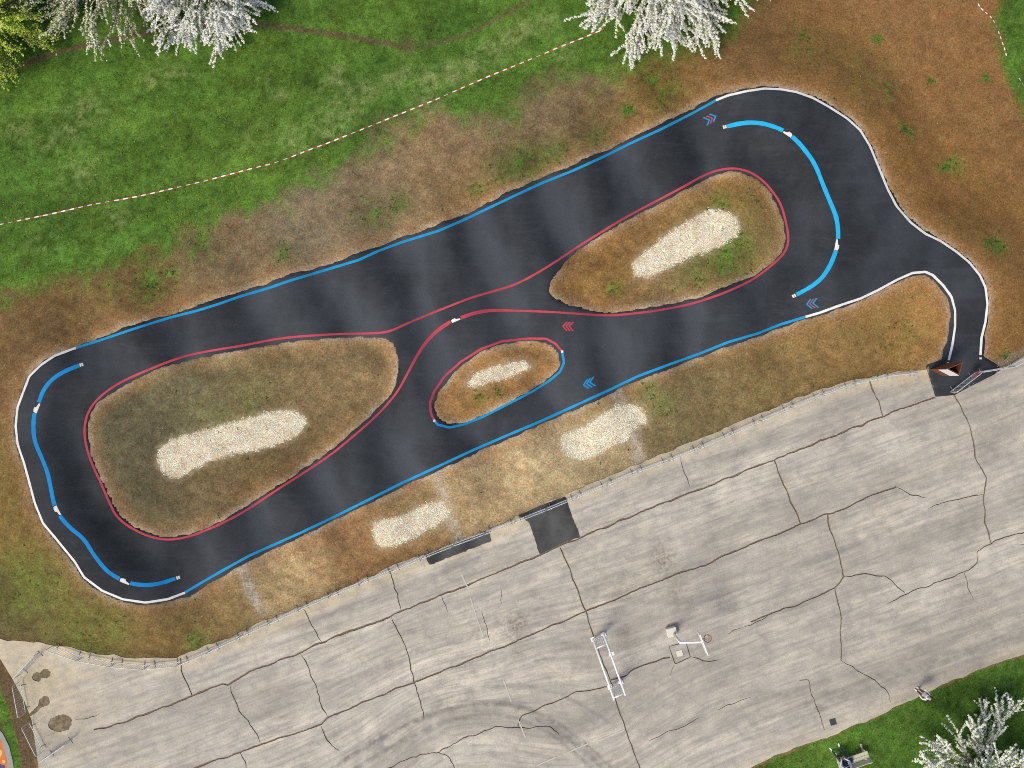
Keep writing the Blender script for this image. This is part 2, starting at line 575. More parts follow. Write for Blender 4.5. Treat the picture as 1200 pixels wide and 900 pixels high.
ISL_L = pts("300,408 340,401 380,397 417,396 452,395.5 461,402.7 466.7,417 467.5,433 464,449 457,462 444,477 415,505 380,532 348,554.7 316,574.7 288,593 253,613 227,624 197,629 173,625 149,612 136,597 125,573 112,546.7 104,520 102.7,496 112,474.7 133,460 165,442.7 208,426.7 256,416")
ISL_R = pts("641,341 653,320 669,300 701,278.7 739,257 771,241 808,222 840,205 864,201 883,208 899,221 909,238.7 918.7,262.7 920,281 914,298 896,314 880,325 856,333 813,350.7 771,358.7 733,364 712,366 688,362.7 664,356 649,350.7")
ISL_S = pts("516,458.7 534.7,436 556,417 582.7,405 619,400 642.7,402.7 654.7,414.7 656,426.7 649,438.7 620,458 585,477 556,490.7 532,496.5 516,490.7 509,477 512,465")
BERM_R = pts("843,150 852,148.4 864,145.5 875,144 886,144 897,145.7 907.5,149 917,152.8 928,160 940,172 954.7,192 963,214 973,238 980,254.7 982,271 981.6,283 979,295 973,310.7 962.7,326.7 949,337 932,346 925,349")
BERM_L = pts("98,427 92,428.5 75,435.5 61,444.5 50.7,458 46,472 40.5,485 39.5,501 41,517 48,533 56,552 60,571 64,592 70.7,605 82.7,618.7 98.7,630.7 109,648 120,662.7 128,670.7 140,678 153,683.5 171,686 189,683.5 205,678 215,675")
GRAVEL = {
 'left': pts("185,534.7 189,549 197,558.7 213,558.7 232,545 267,533 300,527 327,520 351,508 358.7,494.7 352,484 335,481 318.7,484 288,492 240,505 213,511 192,522.7"),
 'right': pts("741,309 745,322.7 760,325 781,314.7 803,302.7 848,286.7 862.7,274.7 866.7,266.7 861,253 837,244 813,256 781,277 757,294.7"),
 'small': pts("548,449 556,438.7 577,430.7 600,426 613,423 622.7,428 616,433 601,440 580,445 555,454"),
 'verge': pts("656,511 658.7,528 672,537 691,537 707,529 725,518.7 735,517 740,500 758.7,495 753,480 741,474.7 728,474.7 712,482.7 688,500 669,508"),
 'lower': pts("437,613 440,634.7 449,641 465,638.7 495,624 521,608 526.7,600 518.7,586.7 497,593 471,604 454.7,608"),
}
CONC_TOP = pts("-40,742 0,749 40,752 88,760 128,768 165,770.7 208,771 229,761 267,746.7 319,724 340,716 375,701 415,682.7 460,663 497,649 540,635 574.7,620 609,604 664,579 707,560 749,542.7 787,528 840,505 880,489 920,472 960,456 1003,444 1040,437 1082.7,433")
APRON = pts("1086,432.5 1096,465 1118.7,463 1137,453 1165,439 1174,433")
CONC_REST = pts("1200,417 1330,372 1330,702 1198.7,768 1160,781 1120,796 1072,818.7 1018.7,844 968,865 920,881 880,898.7 760,948 640,1020 48,1020 45,899 42.7,881 37,844 29,822.7 13,793 0,772 -40,750")

PHI = R(22)
def tco(p):
    return p[..., 0] * math.cos(PHI) + p[..., 1] * math.sin(PHI)
HB = .85
def mask_l(t): return sst(-20.0, -23.0, t)
def mask_r(t): return sst(14.8, 18.0, t)
def exit_fade(p):
    d = np.hypot(p[..., 0] - (1125 - 600) * PX, p[..., 1] - (450 - 448) * PX)
    return sst(1.6, 7.0, d)

def approx_z(p, outer=True):
    w = W(p[:, 0], p[:, 1])
    t = tco(w)
    z = .35 * exit_fade(w)
    if outer:
        z = z + HB * (mask_l(t) + mask_r(t) * exit_fade(w))
    return z

def to_world(p, outer=True):
    return W(p[:, 0], p[:, 1], approx_z(p, outer))

# outer asphalt ring
def offset_chain(chain, offs, jitter, seed):
    q = resample(chain, 2.2)
    n = normals2(q)
    o = np.interp(np.linspace(0, 1, len(q)), np.linspace(0, 1, len(offs)), offs)
    s = np.arange(len(q)) * 2.2
    j = (fbm(s, s * 0, .09, seed, 4) - .42) * jitter
    return q + n * (o + j)[:, None]
cen = np.array([570, 410.])
chain = np.vstack([
    offset_chain(smooth(EXITIN), [-9, -5, -4, -4, -4.5], 4, 1),
    offset_chain(smooth(BOTBLUE), [-4.5, -5.5, -5.5, -5.5, -7], 4, 2)[1:],
    offset_chain(smooth(WHITEL), [-6, -4, -3.5, -3, -3.5, -3.5], 3, 3)[1:],
    offset_chain(smooth(TOPBLUE), [-4, -6.5, -7, -7, -6.5], 5, 4)[1:],
    offset_chain(smooth(WHITER), [-6, -3.5, -4, -4.5, -3.5, -4], 4.5, 5)[1:]])
# the chain runs clockwise in image space: check that the offset went outwards
A_OUT_PX = np.vstack([chain, pts("1152,417.5 1166,425.5 1175,432.5"), APRON[::-1][1:], pts("1085,428")])
A_OUT = to_world(A_OUT_PX)
def rough_ring(p, amp, seed):
    q = resample(smooth(p, 2, True), 2.5, True)
    n = normals2(q, True)
    s = np.arange(len(q)) * 1.0
    return q + n * ((fbm(s, s * 0, .35, seed, 3) - .45) * amp)[:, None]
ISLANDS = [to_world(rough_ring(p, 4.0, 11 + i), False) for i, p in enumerate((ISL_L, ISL_R, ISL_S))]
def edge_rough(p, amp, seed):
    q = resample(p, 5)
    n = normals2(q)
    s = np.arange(len(q)) * 1.0
    return q + n * ((fbm(s, s * 0, .4, seed, 3) - .45) * amp)[:, None]
PAVE_PX = np.vstack([edge_rough(CONC_TOP, 5, 21), APRON, CONC_REST[:3], edge_rough(CONC_REST[3:12], 4, 22)[:-1], CONC_REST[12:]])
PAVE = W(PAVE_PX[:, 0], PAVE_PX[:, 1])

# ------------------------------------------------------------------ terrain fields on a grid
FX0, FX1, FY0, FY1, FD = -36.0, 36.0, -29.0, 29.0, .15
fx = np.arange(FX0, FX1 + FD, FD)
fy = np.arange(FY0, FY1 + FD, FD)
GX, GY = np.meshgrid(fx, fy)
Q = np.stack([GX.ravel(), GY.ravel()], -1)
fld = {}
so = sdf(A_OUT, Q)
si = [sdf(p, Q) for p in ISLANDS]
fld['out'] = so
fld['asph'] = np.maximum.reduce([so] + [-s for s in si])
fld['isl'] = np.minimum.reduce(si)
fld['pave'] = sdf(PAVE, Q)
def berm_d(p, flip):
    w = W(p[:, 0], p[:, 1], 1.1)
    d, s = segdist(resample(smooth(w), .3), Q, False)
    return d * s * flip
dR = berm_d(BERM_R, -1)      # positive on the riding side
dL = berm_d(BERM_L, 1)
t = tco(Q)
ef = exit_fade(Q)
bl = HB * (1 - sst(-.1, 1.9, dL)) * mask_l(t)
br = HB * (1 - sst(-.1, 1.9, dR)) * mask_r(t) * ef
roll_m = sst(-21, -18, t) * (1 - sst(14, 17, t)) * ef
wob = (fbm(Q[:, 0], Q[:, 1], .25, 5, 2) - .5) * 1.4
roll = .46 * (0.5 + 0.5 * np.cos(2 * np.pi * (t + wob) / 4.3 + .8)) * roll_m
roll = roll * (1 - sst(.1, 1.3, -fld['isl']))
T = .35 * ef + bl + br + roll
T = T * (1 - sst(0.05, 4.4, so))
mound = (0.38 * sst(.25, 1.6, -fld['isl']) + .10 * (fbm(Q[:, 0], Q[:, 1], .5, 9, 4) - .5) * sst(.1, .8, -fld['isl']))
away = sst(.3, 3, so)
rough = ((fbm(Q[:, 0], Q[:, 1], .12, 15, 4) - .5) * .5 + (fbm(Q[:, 0], Q[:, 1], .9, 16, 3) - .5) * .14) * away
flat = 1 - np.exp(-(((Q[:, 0] + 28.6) / 2.2) ** 2 + ((Q[:, 1] + 20.2) / 3.0) ** 2) ** 2)
rough = rough * flat
hsurf = T + np.where(fld['isl'] < 0, mound, 0) + np.where(so > 0, rough, 0)
hsurf = hsurf * sst(0.0, 1.4, fld['pave']) - .03 * (1 - sst(0, .6, fld['pave']))
apr = (fld['asph'] < 0) & (fld['pave'] < .3)
hsurf[fld['asph'] < 0] = T[fld['asph'] < 0]
fld['h'] = hsurf
def samp(name, x, y):
    a = fld[name].reshape(GX.shape)
    u = np.clip((np.asarray(x) - FX0) / FD, 0, len(fx) - 1.001)
    v = np.clip((np.asarray(y) - FY0) / FD, 0, len(fy) - 1.001)
    i, j = u.astype(int), v.astype(int)
    f, g = u - i, v - j
    return (a[j, i] * (1 - f) + a[j, i + 1] * f) * (1 - g) + (a[j + 1, i] * (1 - f) + a[j + 1, i + 1] * f) * g
def height(x, y): return samp('h', x, y)
def WH(p, extra=0.0):
    """pixel polyline -> world xy on the terrain"""
    z = np.zeros(len(p))
    for _ in range(6):
        w = W(p[:, 0], p[:, 1], z + extra)
        z = .5 * z + .5 * height(w[:, 0], w[:, 1])
    return W(p[:, 0], p[:, 1], z + extra), z

# ------------------------------------------------------------------ ground colours
LAWN = pts("-200,352 0,346 40,336 100,326 150,312 200,292 235,270 262,250 300,248 328,236 365,214 400,203 420,190 445,170 460,152 476,148 486,160 497,132 515,128 527,143 545,150 580,140 604,133 622,118 640,100 655,92 690,92 728,88 760,78 792,64 827,53 850,40 880,16 905,-20 905,-300 -200,-300")
LAWN_R = pts("1168,-200 1167,0 1165,27 1172,67 1181,93 1190,120 1199,140 1230,200 1500,230 1500,-200")
LAWN_B = pts("1330,704 1198,768 1120,796 1018,844 880,899 760,950 640,1030 1500,1200 1500,700")
LAWN_L = pts("-3,800 10,826 18,845 36,900 40,1000 22,1000 14,900 -4,838")
CP = """30,400,122,92,60 60,360,126,98,64 150,345,130,98,66 20,600,122,97,54 30,700,108,98,50 100,720,112,96,52 10,735,106,86,60 200,740,122,96,58 120,660,130,105,62
280,310,136,112,84 360,260,141,121,98 450,220,138,115,90 520,190,150,120,90 560,160,142,118,92 620,130,135,112,88 680,100,128,108,82 620,190,112,94,60 560,220,140,108,72 700,150,120,98,64 760,120,120,95,60 820,80,116,90,58 880,50,114,90,62 930,60,122,93,60 1000,100,124,94,58 1050,60,130,98,66 1100,100,128,96,62 1150,150,125,95,62 1100,220,130,97,60 1180,300,125,95,60 1060,180,128,97,58 1130,260,118,91,55 1180,390,116,88,54 960,90,124,93,58
1050,370,142,110,70 1000,410,132,102,62 900,430,142,110,68 850,460,122,102,68 780,480,125,106,72 900,455,118,98,64 640,540,166,137,97 570,570,162,132,92 560,600,150,118,80 600,590,160,128,88 400,640,132,94,58 440,660,128,92,56 340,660,160,128,88 350,690,150,120,80 260,690,142,114,78 230,730,126,98,60 700,540,150,124,86 480,630,128,94,58 480,575,140,110,72
130,520,98,87,64 150,570,94,82,60 200,600,97,84,60 200,450,118,105,76 260,470,124,107,75 320,430,134,110,76 420,420,146,118,84 400,480,130,105,72 330,545,106,84,54 250,580,126,102,70 360,520,106,82,52 440,470,136,108,74 180,500,102,90,66
690,320,150,110,67 660,340,126,94,58 740,280,150,110,67 720,330,118,88,50 810,240,130,106,68 880,230,140,110,68 860,300,92,92,52 820,310,106,94,60 780,345,126,108,80 900,270,130,112,78
540,450,166,120,74 600,410,162,117,73 570,470,126,92,54 530,480,156,112,68 630,430,160,116,70"""
CP = np.array([[float(a) for a in s.split(',')] for s in CP.split()])
CPL = np.array([albedo(*c[2:5]) for c in CP]) 
GREENS = pts3 = np.array([[float(a) for a in s.split(',')] for s in "175,335,22,.6 130,335,20,.3 230,285,22,.6 200,318,16,.35 440,250,22,.35 465,240,14,.6 330,300,14,.35 560,225,10,.5 590,200,20,.35 620,195,24,.4 650,180,14,.3 700,165,14,.3 735,130,7,1.0 780,112,22,.3 760,90,20,.4 860,300,26,.6 870,285,16,.4 880,230,18,.25 815,325,18,.25 562,465,9,.35 582,460,8,.4 30,690,45,.16 100,705,60,.10 60,640,30,.1 230,753,18,.3 110,745,40,.2 290,745,14,.1 1010,85,40,.12 1028,46,6,.8 985,185,6,.5 1065,155,8,.3 1120,195,12,.35 1090,95,5,.5 1155,92,6,.5 1170,290,10,.5 1160,285,8,.5 1108,195,9,.4 1130,360,10,.2 1178,418,8,.6 950,60,30,.12 1050,390,30,.15 720,340,10,.3 300,470,30,.15 260,500,40,.12 940,45,8,.3 1045,105,10,.4 1060,150,7,.4 845,240,16,.3 690,470,14,.3 780,475,14,.25 760,455,12,.2".split()])
PALES = np.array([[float(a) for a in s.split(',')] for s in "390,92,7,.9 396,82,7,.8 398,96,6,.6 460,95,11,.7 474,86,9,.6 505,92,14,.7 530,86,16,.6 555,75,13,.7 580,60,14,.7 600,46,14,.7 615,34,12,.6 640,25,14,.5 200,88,12,.4 215,85,8,.6 180,92,14,.3 100,130,24,.35 80,150,18,.3 60,168,14,.3 20,150,14,.4 400,130,20,.5 385,150,18,.5 345,165,18,.35 430,105,13,.5 330,112,8,.5 370,100,9,.3 420,110,18,.4 300,160,16,.2 310,90,10,.2 570,60,10,.5 90,205,20,.2 660,60,14,.3 500,120,18,.25 140,255,14,.3 50,285,14,.25".split()])
TRAIL = [pts("-60,105 0,86 21,79 53,65 107,52 173,38.7 240,28 300,28 353,34.7 407,42.7 460,52 484,57"), pts("497,54 540,44 580,24 617,2.7 660,-40")]
STRIP = [ (pts("513,556 521,585 530,612 536,630"), 8), (pts("283,664 292,690 308,716"), 9), (pts("721,460 728,474"), 9), (pts("742,500 748,530 752,548"), 9)]

RIGHT_ = (CP[:, 0] > 740) & (CP[:, 1] < 400)
CPL = CPL * np.where(RIGHT_[:, None], np.array([[1.32, 1.30, 1.22]]), np.where(((CP[:, 1] < 400) & (CP[:, 0] < 740))[:, None], np.array([[1.0, 1.09, 1.08]]), np.array([[1.05, 1.18, 1.28]])))
LOW_ = (CP[:, 1] > 500) & (CP[:, 0] > 330)
CPL = CPL * np.where(LOW_[:, None], np.array([[1.26, 1.33, 1.52]]), 1.0)
def ground_colour(x, y):
    """base colour (n,3), green weight (n)"""
    z = height(x, y)
    f = PX * (H - z) / H
    px, py = x / f + 600, 450 - y / f
    P = np.stack([px, py], -1)
    n1 = fbm(x, y, .9, 31, 4) - .5
    n2 = fbm(x, y, 4.0, 33, 3) - .5
    wsum = np.zeros(len(x)) + 1e-9
    csum = np.zeros((len(x), 3))
    for c, cl in zip(CP, CPL):
        d2 = (px - c[0]) ** 2 + (py - c[1]) ** 2
        w = np.exp(-d2 / 42 ** 2) + 8.0 / (d2 + 900) ** 1.6
        wsum += w
        csum += w[:, None] * np.array(cl)[None]
    base = csum / wsum[:, None]
    smo = np.where((px > 850) & (py < 400), .4, .85)
    base = base * (1 + (.4 * n1 + .8 * n2) * smo)[:, None]
    n3 = fbm(x * 1.6 + y * 2.8, y * .7 - x * .3, 1.7, 37, 3) - .5
    base = base * (1 + .55 * n3 * smo)[:, None]
    g = np.full(len(x), -1e9)
    for L, wd in ((LAWN, 16), (LAWN_R, 7), (LAWN_B, 3), (LAWN_L, 3)):
        g = np.maximum(g, -sdf(L, P) / wd)
    green = np.clip(.5 + .5 * (g + n1 * 3.4 * (1) + n2 * 1.2), 0, 1)
    for b in GREENS:
        d = np.hypot(px - b[0], py - b[1]) / b[2]
        green = np.maximum(green, np.clip(np.exp(-d * d) * b[3] * (1 + 2.6 * n2 + 2.2 * n1) * 1.3, 0, 1))
    gc = np.array(albedo(82, 117, 46))[None] * (1 + .6 * n1 + .9 * n2)[:, None]
    mow = fbm(x * .22 + y * .05, y * 1.2 - x * .3, 1.0, 41, 3) - .5
    gc = gc * (1 + .7 * mow)[:, None]
    yel = np.clip(.35 + 1.6 * (fbm(x, y, .35, 44, 3) - .5), 0, 1)
    gc = gc * (1 - yel[:, None]) + yel[:, None] * gc * np.array([1.28, 1.10, 1.05])
    pale = np.zeros(len(x))
    for b in PALES:
        d = np.hypot((px - b[0]), (py - b[1]) * 1.3) / (b[2] * 1.15)
        pale = np.maximum(pale, np.exp(-d * d) * np.clip(b[3] + 2.0 * n2 + .8 * n1, 0, 1))
    pale = pale * .6
    gc = gc * (1 - pale[:, None]) + pale[:, None] * np.array(albedo(156, 162, 112))
    col = base * (1 - green[:, None]) + gc * green[:, None]
    tr = np.zeros(len(x))
    for T_, wd in zip(TRAIL, (3.5, 3.0)):
        d, _ = segdist(T_, P, False)
        tr = np.maximum(tr, 1 - sst(wd * .55, wd * 1.25, d + n2 * 3))
    tr = np.maximum(tr, np.exp(-((px - 478) ** 2 + (py - 53) ** 2) / 90) * .8)
    tr = tr * np.where(px > 490, .7, 1.0) * np.clip(.85 + 1.2 * n2, 0, 1)
    col = col * (1 - tr[:, None]) + tr[:, None] * np.array(albedo(106, 88, 70)) * (1 + .4 * n2)[:, None]
    green = green * (1 - tr * .8)
    # pale crumbled strip along the asphalt
    ea = samp('asph', x, y)
    es = (1 - sst(.02, .42, ea + n2 * .35 + n1 * .25)) * np.clip(.42 + 1.5 * n1, 0, 1)
    es2 = (1 - sst(.1, 1.1, ea + n1 * .6)) * .36
    col = col * (1 - es2[:, None]) + es2[:, None] * np.array(albedo(166, 126, 88)) * (1 + .35 * n2)[:, None]
    col = col * (1 - es[:, None]) + es[:, None] * np.array(albedo(188, 168, 144)) * (1 + .45 * n2)[:, None]
    green = green * (1 - es2) * (1 - es)
    for T_, wd in STRIP:
        d, _ = segdist(T_, P, False)
        k = (1 - sst(wd * .5, wd * 1.1, d + n2 * 8)) * np.clip(.75 + n2 * 2, 0, 1)
        col = col * (1 - k[:, None]) + k[:, None] * np.array(albedo(182, 170, 154)) * (1 + .3 * n2)[:, None]
    for gp in GRAVEL.values():
        d = sdf(gp, P)
        k = 1 - sst(-1.5, 1.5, d + n2 * 4)
        col = col * (1 - k[:, None]) + k[:, None] * np.array(albedo(216, 204, 178))
        k2_ = (1 - sst(0, 9, d + n2 * 14)) * .35
        col = col * (1 - k2_[:, None]) + k2_[:, None] * np.array(albedo(200, 184, 154))
        green = green * (1 - k) * (1 - k2_)
    # bare earth beside the left barrier
    d, _ = segdist(pts("-5,775 8,800 24,850 34,900 36,1000"), P, False)
    k = (1 - sst(5, 10, d + n2 * 5))
    col = col * (1 - k[:, None]) + k[:, None] * np.array(albedo(112, 92, 70))
    d, _ = segdist(pts("1168,430 1200,414 1300,380"), P, False)
    k = (1 - sst(3, 9, d + n2 * 5))
    col = col * (1 - k[:, None]) + k[:, None] * np.array(albedo(140, 124, 100))
    return np.clip(col, .004, .8), np.clip(green, 0, 1)

# ------------------------------------------------------------------ ground sheet
gs = .13
gx = np.arange(-31, 31.01, gs)
gy = np.arange(-24, 24.01, gs)
ext = np.cumsum(1.45 ** np.arange(16)) * .5
gx = np.r_[(-31 - ext)[::-1], gx, 31 + ext]
gy = np.r_[(-24 - ext)[::-1], gy, 24 + ext]
X, Y = np.meshgrid(gx, gy)
X, Y = X.ravel(), Y.ravel()
inner = (np.abs(X) < 35.5) & (np.abs(Y) < 28.5)
Z = height(X, Y)
Z = np.where(inner, Z, 0)
fa, fp = samp('asph', X, Y), samp('pave', X, Y)
Z = np.where(inner & (fa < -.12), Z - .14, Z)
Z = np.where(inner & (fp < -.10), -.16, Z)
micro = (fbm(X, Y, 3.0, 51, 3) - .5) * .05
Z = Z + np.where((fa > .1) & (fp > .1), micro, 0)
colr, grn = ground_colour(X, Y)
nx, ny = len(gx), len(gy)
idx = np.arange(nx * ny).reshape(ny, nx)
F = np.stack([idx[:-1, :-1], idx[:-1, 1:], idx[1:, 1:], idx[1:, :-1]], -1).reshape(-1, 4)
g_o = fast_mesh('ground', np.stack([X, Y, Z], -1), F, M['ground'], None, True, attrs={'Col': colr})
tagit(g_o, kind='structure', label='grass field and bare brown earth around the track')
def zg(x, y): return height(x, y)

# ------------------------------------------------------------------ asphalt track
def cdt(vs, edges, faces, mode):
    return geometry.delaunay_2d_cdt([Vector((float(a), float(b))) for a, b in vs], edges, faces, mode, 1e-5, True)

def ring_resample(p, step): return resample(p, step, True)
rings = [ring_resample(A_OUT, .14)] + [ring_resample(p, .12) for p in ISLANDS]
vs, edges = [], []
for r in rings:
    n0 = len(vs)
    vs += list(r)
    edges += [(n0 + i, n0 + (i + 1) % len(r)) for i in range(len(r))]
st = .21
ax, ay = np.meshgrid(np.arange(-30, 28, st), np.arange(-14, 18, st * .88))
ax = ax + (np.arange(ax.shape[0]) % 2)[:, None] * st / 2
q = np.stack([ax.ravel(), ay.ravel()], -1)
q = q[samp('asph', q[:, 0], q[:, 1]) < -.12]
vs += list(q)
ov, oe, of, _, _, _ = cdt(vs, edges, [], 0)
OV = np.array([tuple(v) for v in ov])
OF = np.array([f for f in of if len(f) == 3])
cent = OV[OF].mean(1)
keep = inside(A_OUT, cent)
for p in ISLANDS:
    keep &= ~inside(p, cent)
OF = OF[keep]
a2 = OV[OF]
sgn = (a2[:, 1, 0] - a2[:, 0, 0]) * (a2[:, 2, 1] - a2[:, 0, 1]) - (a2[:, 1, 1] - a2[:, 0, 1]) * (a2[:, 2, 0] - a2[:, 0, 0])
OF = OF[np.abs(sgn) > 1e-9]
sgn = sgn[np.abs(sgn) > 1e-9]
OF[sgn < 0] = OF[sgn < 0][:, ::-1]
def boundary_edges(Fa):
    e = np.vstack([Fa[:, [0, 1]], Fa[:, [1, 2]], Fa[:, [2, 0]]])
    s = np.sort(e, 1)
    key = s[:, 0].astype(np.int64) * 10 ** 7 + s[:, 1]
    u, inv, cnt = np.unique(key, return_inverse=True, return_counts=True)
    return e[cnt[inv] == 1]
# rounded-down edge: drop the rim a little so the shoulder catches the light
efz = exit_fade(OV)
asd = samp('asph', OV[:, 0], OV[:, 1])
AZ = height(OV[:, 0], OV[:, 1]) + .006 + .035 * efz - .05 * sst(-.3, 0.02, asd) * efz
be = boundary_edges(OF)
nv = len(OV)
V3 = np.c_[OV, AZ]
bv = np.unique(be)
remap = -np.ones(nv, int)
remap[bv] = nv + np.arange(len(bv))
V3 = np.vstack([V3, np.c_[OV[bv], AZ[bv] - .16]])
side = np.vstack([np.stack([be[:, 1], be[:, 0], remap[be[:, 0]]], -1), np.stack([be[:, 1], remap[be[:, 0]], remap[be[:, 1]]], -1)])
FA = np.vstack([OF, side])
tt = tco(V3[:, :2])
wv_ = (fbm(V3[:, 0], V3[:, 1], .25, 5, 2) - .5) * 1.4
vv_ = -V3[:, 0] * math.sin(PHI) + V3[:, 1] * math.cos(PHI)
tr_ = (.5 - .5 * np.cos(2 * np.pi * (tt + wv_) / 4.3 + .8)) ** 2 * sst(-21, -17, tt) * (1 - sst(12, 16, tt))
roller_shading = np.clip(tr_ * np.clip(1.5 * fbm(tt * .9, vv_ * .5, .8, 91, 3) - .12, 0, 1), 0, 1)  # pale bands painted in the troughs to imitate light and shade on the rollers
track = fast_mesh('asphalt_track', V3, FA, M['asphalt'], None, True, attrs={'roller_shading': roller_shading})
tagit(track, kind='structure', label='dark asphalt pump track winding round three grass islands')
bvh = BVHTree.FromPolygons([Vector(map(float, v)) for v in V3], [tuple(int(i) for i in f) for f in FA])
def on_track(x, y):
    hit = bvh.ray_cast(Vector((float(x), float(y), 20)), Vector((0, 0, -1)))
    if hit[0] is None:
        return float(height(np.array([x]), np.array([y]))[0])
    return hit[0].z

def ribbon(name, pxline, width, material, parent, sm=True, closed=False, lift=.009, widths=None):
    p = smooth(pxline, 2, closed) if sm else np.asarray(pxline, float)
    w, _ = WH(p)
    w = resample(w, .12, closed)
    if closed:
        w = np.vstack([w, w[:1]])
    n = normals2(w)
    if closed:
        n[0] = n[-1] = (n[0] + n[-1]) / 2
    if widths is not None:
        wd = np.interp(np.linspace(0, 1, len(w)), np.linspace(0, 1, len(widths)), widths)
    else:
        wd = np.full(len(w), width)
    wd = wd * (1 + .26 * (fbm(np.arange(len(w)), np.zeros(len(w)), .45, 3, 3) - .5))
    V = []
    for i in range(len(w)):
        for k in (-.5, 0, .5):
            x, y = w[i] + n[i] * wd[i] * k
            V.append((x, y, on_track(x, y) + lift))
    F = []
    for i in range(len(w) - 1):
        for k in (0, 1):
            a = i * 3 + k
            F.append((a, a + 3, a + 4, a + 1))
    F = np.array(F)
    V = np.array(V)
    nrm = np.cross(V[F[:, 1]] - V[F[:, 0]], V[F[:, 2]] - V[F[:, 0]])
    F[nrm[:, 2] < 0] = F[nrm[:, 2] < 0][:, ::-1]
    return fast_mesh(name, V, F, material, parent, True)

LW = .125
def cut(p, a, b):   # trim a polyline by arc length fraction in pixels from both ends
    q = resample(p, .5)
    return q[int(a * 2):len(q) - int(b * 2)]
o = ribbon('painted_line', cut(TOPBLUE, 1, 1), LW + .01, M['blue'], track); o['label'] = 'long blue edge line along the upper side'
o = ribbon('painted_line', cut(BOTBLUE, 1, 1), LW + .01, M['blue'], track); o['label'] = 'long blue edge line along the lower side'
o = ribbon('painted_line', cut(WHITER, 1, 1), LW, M['white'], track); o['label'] = 'white edge line round the right bend and exit'
o = ribbon('painted_line', cut(WHITEL, 1, 1), LW, M['white'], track); o['label'] = 'white edge line round the left bend'
o = ribbon('painted_line', cut(EXITIN, 1, 1), LW, M['white'], track); o['label'] = 'white edge line inside the exit curve'
# red figure: closed line, wider where it crosses the middle, broken at the mark
R1 = np.vstack([RED[np.where(np.all(RED == [528, 377], 1))[0][0]:], RED[:np.where(np.all(RED == [540, 372.5], 1))[0][0] + 1]])
qr = resample(smooth(R1), 1.0)
i2 = len(qr)
wr = np.full(len(qr), .115)
wr[:90] = np.interp(np.arange(90), [0, 55, 89], [.20, .16, .115])
wr[-60:] = np.interp(np.arange(60), [0, 20, 59], [.115, .17, .20])
o = ribbon('painted_line', qr, .16, M['red'], track, sm=False, widths=wr); o['label'] = 'red line crossing round both large islands'
o = ribbon('painted_line', cut(SMALLRED, 1.2, 1.2), .12, M['red'], track); o['label'] = 'red line on the upper side of the small island'
o = ribbon('painted_line', cut(SMALLBLUE, 1.2, 1.2), LW, M['blue'], track); o['label'] = 'blue line on the lower side of the small island'

def flat_mark(name, poly_px, material, parent, lift=.012):
    w, _ = WH(np.asarray(poly_px, float))
    # subdivide edges so the mark follows the surface
    V = [(x, y, on_track(x, y) + lift) for x, y in w]
    o = fast_mesh(name, V, [tuple(range(len(V)))], material, parent)
    if o.data.polygons[0].normal.z < 0:
        o.data.flip_normals()
    return o

def seg_split(p, gaps):
    """split polyline at pixel gap points: list of (a,b) distances"""
    q = resample(smooth(p), .5)
    d = np.arange(len(q)) * .5
    return q, d

def nearest_d(q, pt):
    return int(np.hypot(q[:, 0] - pt[0], q[:, 1] - pt[1]).argmin())

def logo_mark(c, ang, L=9.0, wbig=4.6, flip=1, rev=False):
    """small white logo: a thick half and a thin half"""
    d = np.array([math.cos(ang), math.sin(ang)])
    n = np.array([-d[1], d[0]]) * flip
    if rev:
        d = -d
    c = np.asarray(c, float)
    pf = [(-.5, -.5), (-.5, .30), (-.30, .52), (.0, .52), (.02, .30), (.12, .10), (.5, -.12), (.5, -.5)]
    # keep the thin half along one edge
    poly = [c + d * a * L + n * b * wbig for a, b in pf]
    flat_mark('logo_mark', poly, M['white'], track)

def thick(line, ends, logos, wid, material, lab):
    q = resample(smooth(line), .5)
    cuts = [nearest_d(q, ends[0])]
    for (c, half, flip, rev) in logos:
        k = nearest_d(q, c)
        tdir = q[min(k + 6, len(q) - 1)] - q[max(k - 6, 0)]
        logo_mark(q[k], math.atan2(tdir[1], tdir[0]), half * 2 - 1.2, 4.8, flip, rev)
        cuts += [k - int(half * 2), k + int(half * 2)]
    cuts.append(nearest_d(q, ends[1]))
    for i in range(0, len(cuts), 2):
        s = q[cuts[i]:cuts[i + 1]]
        o = ribbon('painted_line', s, wid, material, track, sm=False)
        o['label'] = lab
    for e, sgn_ in ((cuts[0], -1), (cuts[-1], 1)):
        k = e
        tdir = q[min(k + 4, len(q) - 1)] - q[max(k - 4, 0)]
        tdir = tdir / np.hypot(*tdir) * sgn_
        n = np.array([-tdir[1], tdir[0]])
        for a, b in ((.7, 2.5), (3.1, 5.0)):
            pl = [q[k] + tdir * a - n * 1.9, q[k] + tdir * b - n * 1.9, q[k] + tdir * b + n * 1.9, q[k] + tdir * a + n * 1.9]
            flat_mark('end_dash', pl, M['white'], track)
thick(BERM_R, ((852, 148.4), (933, 345.5)), [((923, 156.5), 6, -1, True), ((980.3, 287), 7, -1, True)], .22, M['cyan'], 'broad blue guide line on the right bend')
M['mid'] = paint_mat('mid_blue_road_paint', (.010, .25, .60))
thick(BERM_L, ((93, 428), (206, 677)), [((43.5, 478), 6.5, 1, True), ((67.5, 598.5), 6.5, 1, False), ((147, 681), 6.5, -1, False)], 0.205, M['mid'], 'broad blue guide line on the left bend')
logo_mark((534, 374.8), math.atan2(-5, 12), 10.5, 3.8, -1, False)
